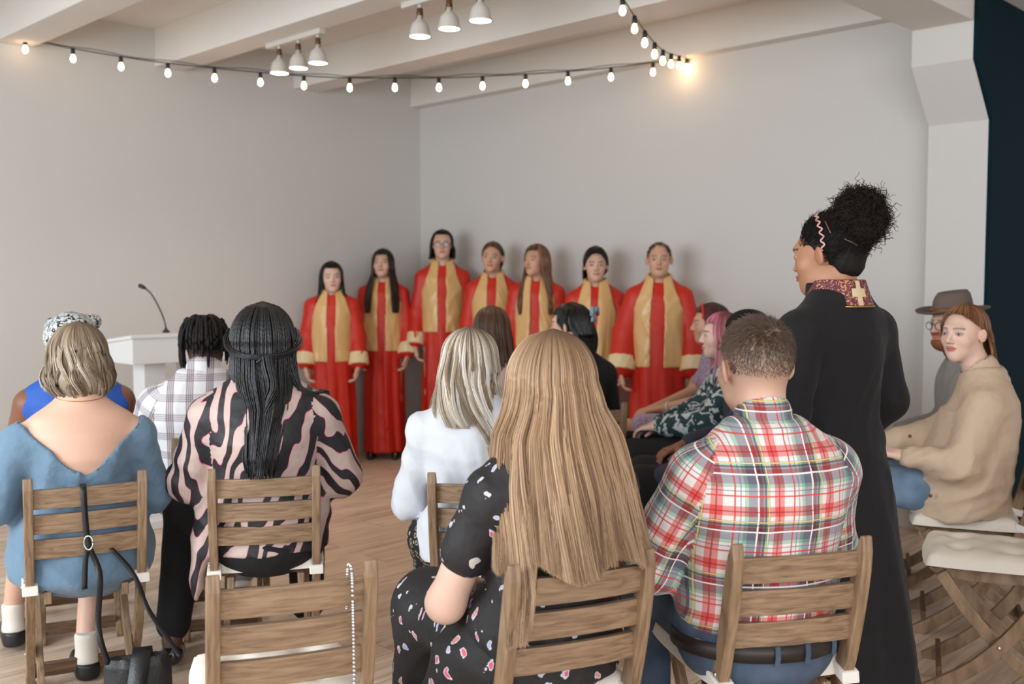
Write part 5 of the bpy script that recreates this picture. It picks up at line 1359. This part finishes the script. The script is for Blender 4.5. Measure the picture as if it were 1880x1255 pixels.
# -- standing in the black coat
J = pose('stand', w=1.0, top=1.61, yaw=.28, pitch=-.10, hs=1.02, elL=(-.235, -.03, 1.06), elR=(.235, -.03, 1.06), wrL=(-.20, .14, .86), wrR=(.20, .14, .86))
o = body(J, 'person standing in a long black coat, curly dark hair in a high bun', (.942, 2.98), 36, TAN, fr=.0032, base=.010, blush=.15, brow=(.01, .008, .008), jaw=1.02, nose=.75, eyes=False)
f_ = 1.6 / 1.66
fold = lambda X, Y, Z: 1 + (.06 * np.sin(np.arctan2(Y, X) * 6 + 2.0 + .8 * np.sin(Z * 2)) + .02 * np.sin(np.arctan2(Y, X) * 13 + Z * 2)) * np.clip((.95 - Z) / .6, 0, 1)
keys = [(.10, 0, 0, .285, .27), (.5, 0, 0, .245, .225), (.85, 0, .0, .195, .165), (1.02, 0, .005, .162, .125), (1.15, 0, .005, .17, .128), (1.26, 0, -.005, .172, .115)]
co = solid('coat', [loft(keys, .04, 't', fold=fold)] + top_prims(J, .022, .95, 1.9, (.070, .062, .05), neck=.060, ndz=.0), M['black_wool'], o, .010, wr=(.014, .6, (.8, .5, .2)), seed=141)
nk = J['neck']
solid('coat_collar', [cone(nk + A(0, .012, -.03), nk + A(0, .026, .045), .082, .074, .01), cone(nk + A(0, .018, -.06), nk + A(0, .034, .14), .062, .067, .003, None, '-'), fn(lambda D, X, Y, Z: np.maximum(D, Z - (nk[2] + .043)))], M['black_wool'], co, .005)
st = solid('stole', [cone(nk + A(0, .0, -.040), nk + A(0, .004, .055), .104, .076, .01), cone(nk + A(0, .012, -.10), nk + A(0, .034, .14), .070, .072, .003, None, '-'), fn(lambda D, X, Y, Z: np.maximum(np.maximum(D, Z - (nk[2] + .052)), Y - nk[1] - .075)), fn(lambda D, X, Y, Z: np.maximum(D, (nk[2] - .024 - .35 * np.maximum(Y - nk[1], 0)) - Z))], M['purple_gold'], o, .005, cloth=False)
b = MB()
def on_stole(u, v):          # u around the nape, v upwards
    r0 = .104 + (.076 - .104) * (v + .040) / .095; return nk + A(math.sin(u) * (r0 + .002), -math.cos(u) * (r0 + .002) + .002, v)
def patch(u0, u1, v0, v1):
    n_ = 8; V = []; th_ = .002
    for i in range(n_ + 1):
        u = u0 + (u1 - u0) * i / n_
        for v in (v0, v1):
            p = on_stole(u, v); V += [p, p + A(math.sin(u), -math.cos(u), .3) * th_]
    Fc = []
    for i in range(n_):
        a0 = i * 4; Fc += [[a0 + 1, a0 + 3, a0 + 7, a0 + 5], [a0, a0 + 4, a0 + 6, a0 + 2], [a0, a0 + 1, a0 + 5, a0 + 4], [a0 + 2, a0 + 6, a0 + 7, a0 + 3]]
    Fc += [[0, 2, 3, 1], [4 * n_, 4 * n_ + 1, 4 * n_ + 3, 4 * n_ + 2]]; b.add(V, Fc)
patch(-.08 - .25, .08 - .25, -.022, .048); patch(-.25 - .25, -.081 - .25, .002, .026); patch(.081 - .25, .25 - .25, .002, .026)
b.build('cross', M['cross_gold'], st)
b = MB(); b.tube([on_stole(u, -.024) + A(0, 0, -.001) for u in np.linspace(-1.5, 1.5, 30)], .0028, 6); b.build('stole_trim', M['gold'], st, True)
# her hair: smooth cap, high curly bun
HR = J['R']; hq = J['head']
def L2(X, Y, Z): return [sum(HR[j, i] * (V_ - hq[j]) for j, V_ in enumerate((X, Y, Z))) / J['hs'] for i in range(3)]
def facecut(D, X, Y, Z):
    x, y, z = L2(X, Y, Z); line_ = np.minimum(.052 - .0 * z + (z - .062) * 1.1, .085)
    edge = np.where(z > -.005, y - np.where(z > .05, .050 + (z - .05) * 1.0, -.0 + (z + .005) * .9), y + .022)
    return np.maximum(np.maximum(D, edge), -.078 - z)
cp = solid('hair', [ell(at_head(J, (0, -.018, .026)), A(.083, .099, .090) * 1.02, HR, .02), ell(at_head(J, (0, -.055, -.03)), A(.064, .05, .055), HR, .02), fn(facecut)], M['hair_mat'], o, .0045, wr=(.003, 5, (.2, 1, .6)), colf=lambda V: np.tile(A(*srgb(22, 18, 17)), (len(V), 1)), cloth=False, seed=7)
bc_ = at_head(J, (0, -.098, .092))
solid('hair_bun', [ell(bc_, (.062, .062, .070), None, .03), ell(bc_ + A(0, -.02, -.03), (.058, .05, .05), None, .03), ell(bc_ + A(0, .01, .03), (.048, .05, .045), None, .03)], M['hair_mat'], cp, .006, wr=(.016, 3, (1, 1, 1)), colf=lambda V: np.tile(A(*srgb(20, 16, 15)), (len(V), 1)), cloth=False, seed=8)
r = np.random.RandomState(4); n_ = 4200; sg = 26
d = r.normal(size=(n_, 3)); d /= np.linalg.norm(d, axis=1)[:, None]; base_ = bc_ + d * A(.052, .052, .062) + A(0, -.004, -.004); ln = r.uniform(.010, .034, n_)
g = r.normal(size=(n_, 3)); U = np.cross(d, g); U /= np.linalg.norm(U, axis=1)[:, None]; W_ = np.cross(d, U); T = np.linspace(0, 1, sg); ph = r.uniform(0, 6, n_)[:, None]; tw = r.uniform(12, 22, n_)[:, None]; rr = r.uniform(.004, .0085, n_)[:, None]
P = base_[:, None] + d[:, None] * (ln[:, None] * T[None])[..., None] + U[:, None] * (rr * np.cos(ph + tw * T[None]))[..., None] + W_[:, None] * (rr * np.sin(ph + tw * T[None]))[..., None] + (r.normal(0, .012, (n_, 1, 3)) * (T ** 2)[None, :, None])
V, Fq, _ = tubes(P, .0007); C = np.repeat(A(*srgb(34, 24, 22))[None] * r.uniform(.5, 1.5, n_)[:, None], sg * 3, 0)
link_mesh('curls', V, Fq, M['hair_mat'], cp, True, C)
lf = lambda q: np.where((q[:, 1] < .060) & (q[:, 2] > -.07) & ~((q[:, 1] > -.01) & (q[:, 2] < .02)), .022, 0)
def swp(q): v = A(0, -.10, .085)[None] - q; return v / np.linalg.norm(v, axis=1)[:, None]
short_hair(o, J, 6000, lf, lambda q: np.tile(A(*srgb(26, 20, 19)), (len(q), 1)), rad=.0008, seed=9, swirl=swp, lift=.12, R0=(.0845, .101, .092), C0=(0, -.018, .026), m='hair_mat', name='hair', curl=.0015)
hs_ = lambda x, y, z, k=1.0: (lambda v: at_head(J, (v[0], v[1] - .018, v[2] + .026)))(A(x, y, z) / math.sqrt((x / .0865) ** 2 + (y / .103) ** 2 + (z / .094) ** 2) * k)
b = MB(); P0 = []
for i in range(90):
    a = -1.85 + 3.7 * i / 89; wv = .0045 * math.sin(i * 1.0)
    P0.append(hs_(math.sin(a), .38 - .75 * abs(math.sin(a)) ** 2 * .55 + wv * 14, math.cos(a) * 1.0 - .0, 1.01))
b.tube(P0, .0028, 6); b.build('headband', M['pearl'], cp, True)
for (p0, p1) in (((-.9, -.10, .75), (-.95, -.30, .25)), ((-.75, -.62, .02), (-.5, -.85, -.18))):
    b = MB(); b.ribbon([hs_(*p0, 1.02), hs_(*[(u + v) / 2 for u, v in zip(p0, p1)], 1.03), hs_(*p1, 1.02)], (.0, .0025, .001), .002); b.build('hair_clip', M['brown_leather'], cp)
for s in 'LR': shoe(o, J, s, M['black_leather'])

# ------------------------------------------------------------------ bags
bag = empty('shoulder_bag', (-1.14, 3.02, 0), math.radians(20)); tag(bag, 'black leather shoulder bag hanging by its strap from the blue-dressed woman\'s chair', 'bag')
bb = solid('bag_body', [loft([(.004, 0, 0, .098, .050), (.12, 0, 0, .104, .052), (.26, 0, 0, .096, .035), (.285, 0, 0, .088, .022)], .0), ell((0, 0, .31), (.082, .022, .05), None, .004, None, '-')], M['black_leather'], bag, .006, wr=(.006, 1.5), cloth=False)
b = MB(); b.ribbon([(.02, .045, .24), (.015, .02, .30), (.01, -.03, .285), (-.005, -.062, .20), (-.015, -.066, .13)], (.028, 0, 0), .004); fl = b.build('flap', M['black_leather'], bag, True)
b = MB(); b.tube([(-.013 + .018 * math.cos(a), -.072, .15 + .018 * math.sin(a)) for a in np.linspace(0, 2 * PI, 20)], .003, 6); b.build('ring', M['gold'], fl, True)
# its strap, in world coordinates relative to the bag
ca_, sa_ = math.cos(math.radians(-20)), math.sin(math.radians(-20))
def tb(p): x, y = p[0] + 1.14, p[1] - 3.02; return (x * ca_ - y * sa_, x * sa_ + y * ca_, p[2])
cx1, cy1, r1 = CHAIR['C1']; a1 = math.radians(r1)
def c1(x, y, z): return (cx1 + x * math.cos(a1) - y * math.sin(a1), cy1 + x * math.sin(a1) + y * math.cos(a1), z)
wv_ = (.0085, .003, 0)
b = MB(); b.ribbon([tb(q) for q in bez([c1(-.01, -.24, .75), c1(-.01, -.262, .782), c1(-.01, -.292, .775), c1(-.008, -.298, .70), c1(.0, -.300, .60), c1(.03, -.31, .50), (-1.24, 2.98, .38), (-1.212, 2.98, .27)], 30)], wv_, .003)
b.build('strap', M['black_leather'], bag, True)
b = MB(); b.ribbon([tb(q) for q in bez([c1(-.0, -.298, .62), c1(-.01, -.304, .55), c1(-.015, -.306, .46)], 10)], (.008, .002, 0), .003); b.build('strap_end', M['black_leather'], bag, True)
b = MB(); b.ribbon([tb(q) for q in bez([c1(.07, -.245, .565), c1(.12, -.25, .50), c1(.15, -.26, .44), c1(.175, -.28, .36), (-1.02, 3.05, .27)], 20)], (.007, .004, 0), .003); b.build('strap', M['black_leather'], bag, True)
bu = c1(.0, -.306, .605); b = MB(); b.tube([tb((bu[0] + .014 * math.cos(a), bu[1], bu[2] + .022 * math.sin(a))) for a in np.linspace(0, 2 * PI, 20)], .003, 6); b.build('buckle', M['steel'], bag, True)
# beaded chain strap over the nearest chair
cx1, cy1, r1 = CHAIR['C3']; a1 = math.radians(r1)
chn = empty('chain_strap', c1(.12, -.285, .40), a1); tag(chn, 'silver beaded chain strap hanging over the back of the nearest empty chair', 'bag strap')
b = MB(); P_ = bez([(0, .05, .30), (0, .035, .392), (0, .012, .408), (0, -.008, .395), (.001, -.010, .33), (.002, -.012, .15), (.0, -.014, -.10)], 84)
for p in P_: b.lathe([(.0005, -.0042), (.0036, -.0022), (.0044, 0), (.0036, .0022), (.0005, .0042)], p, 8)
b.build('bead_chain', M['steel'], chn, True)
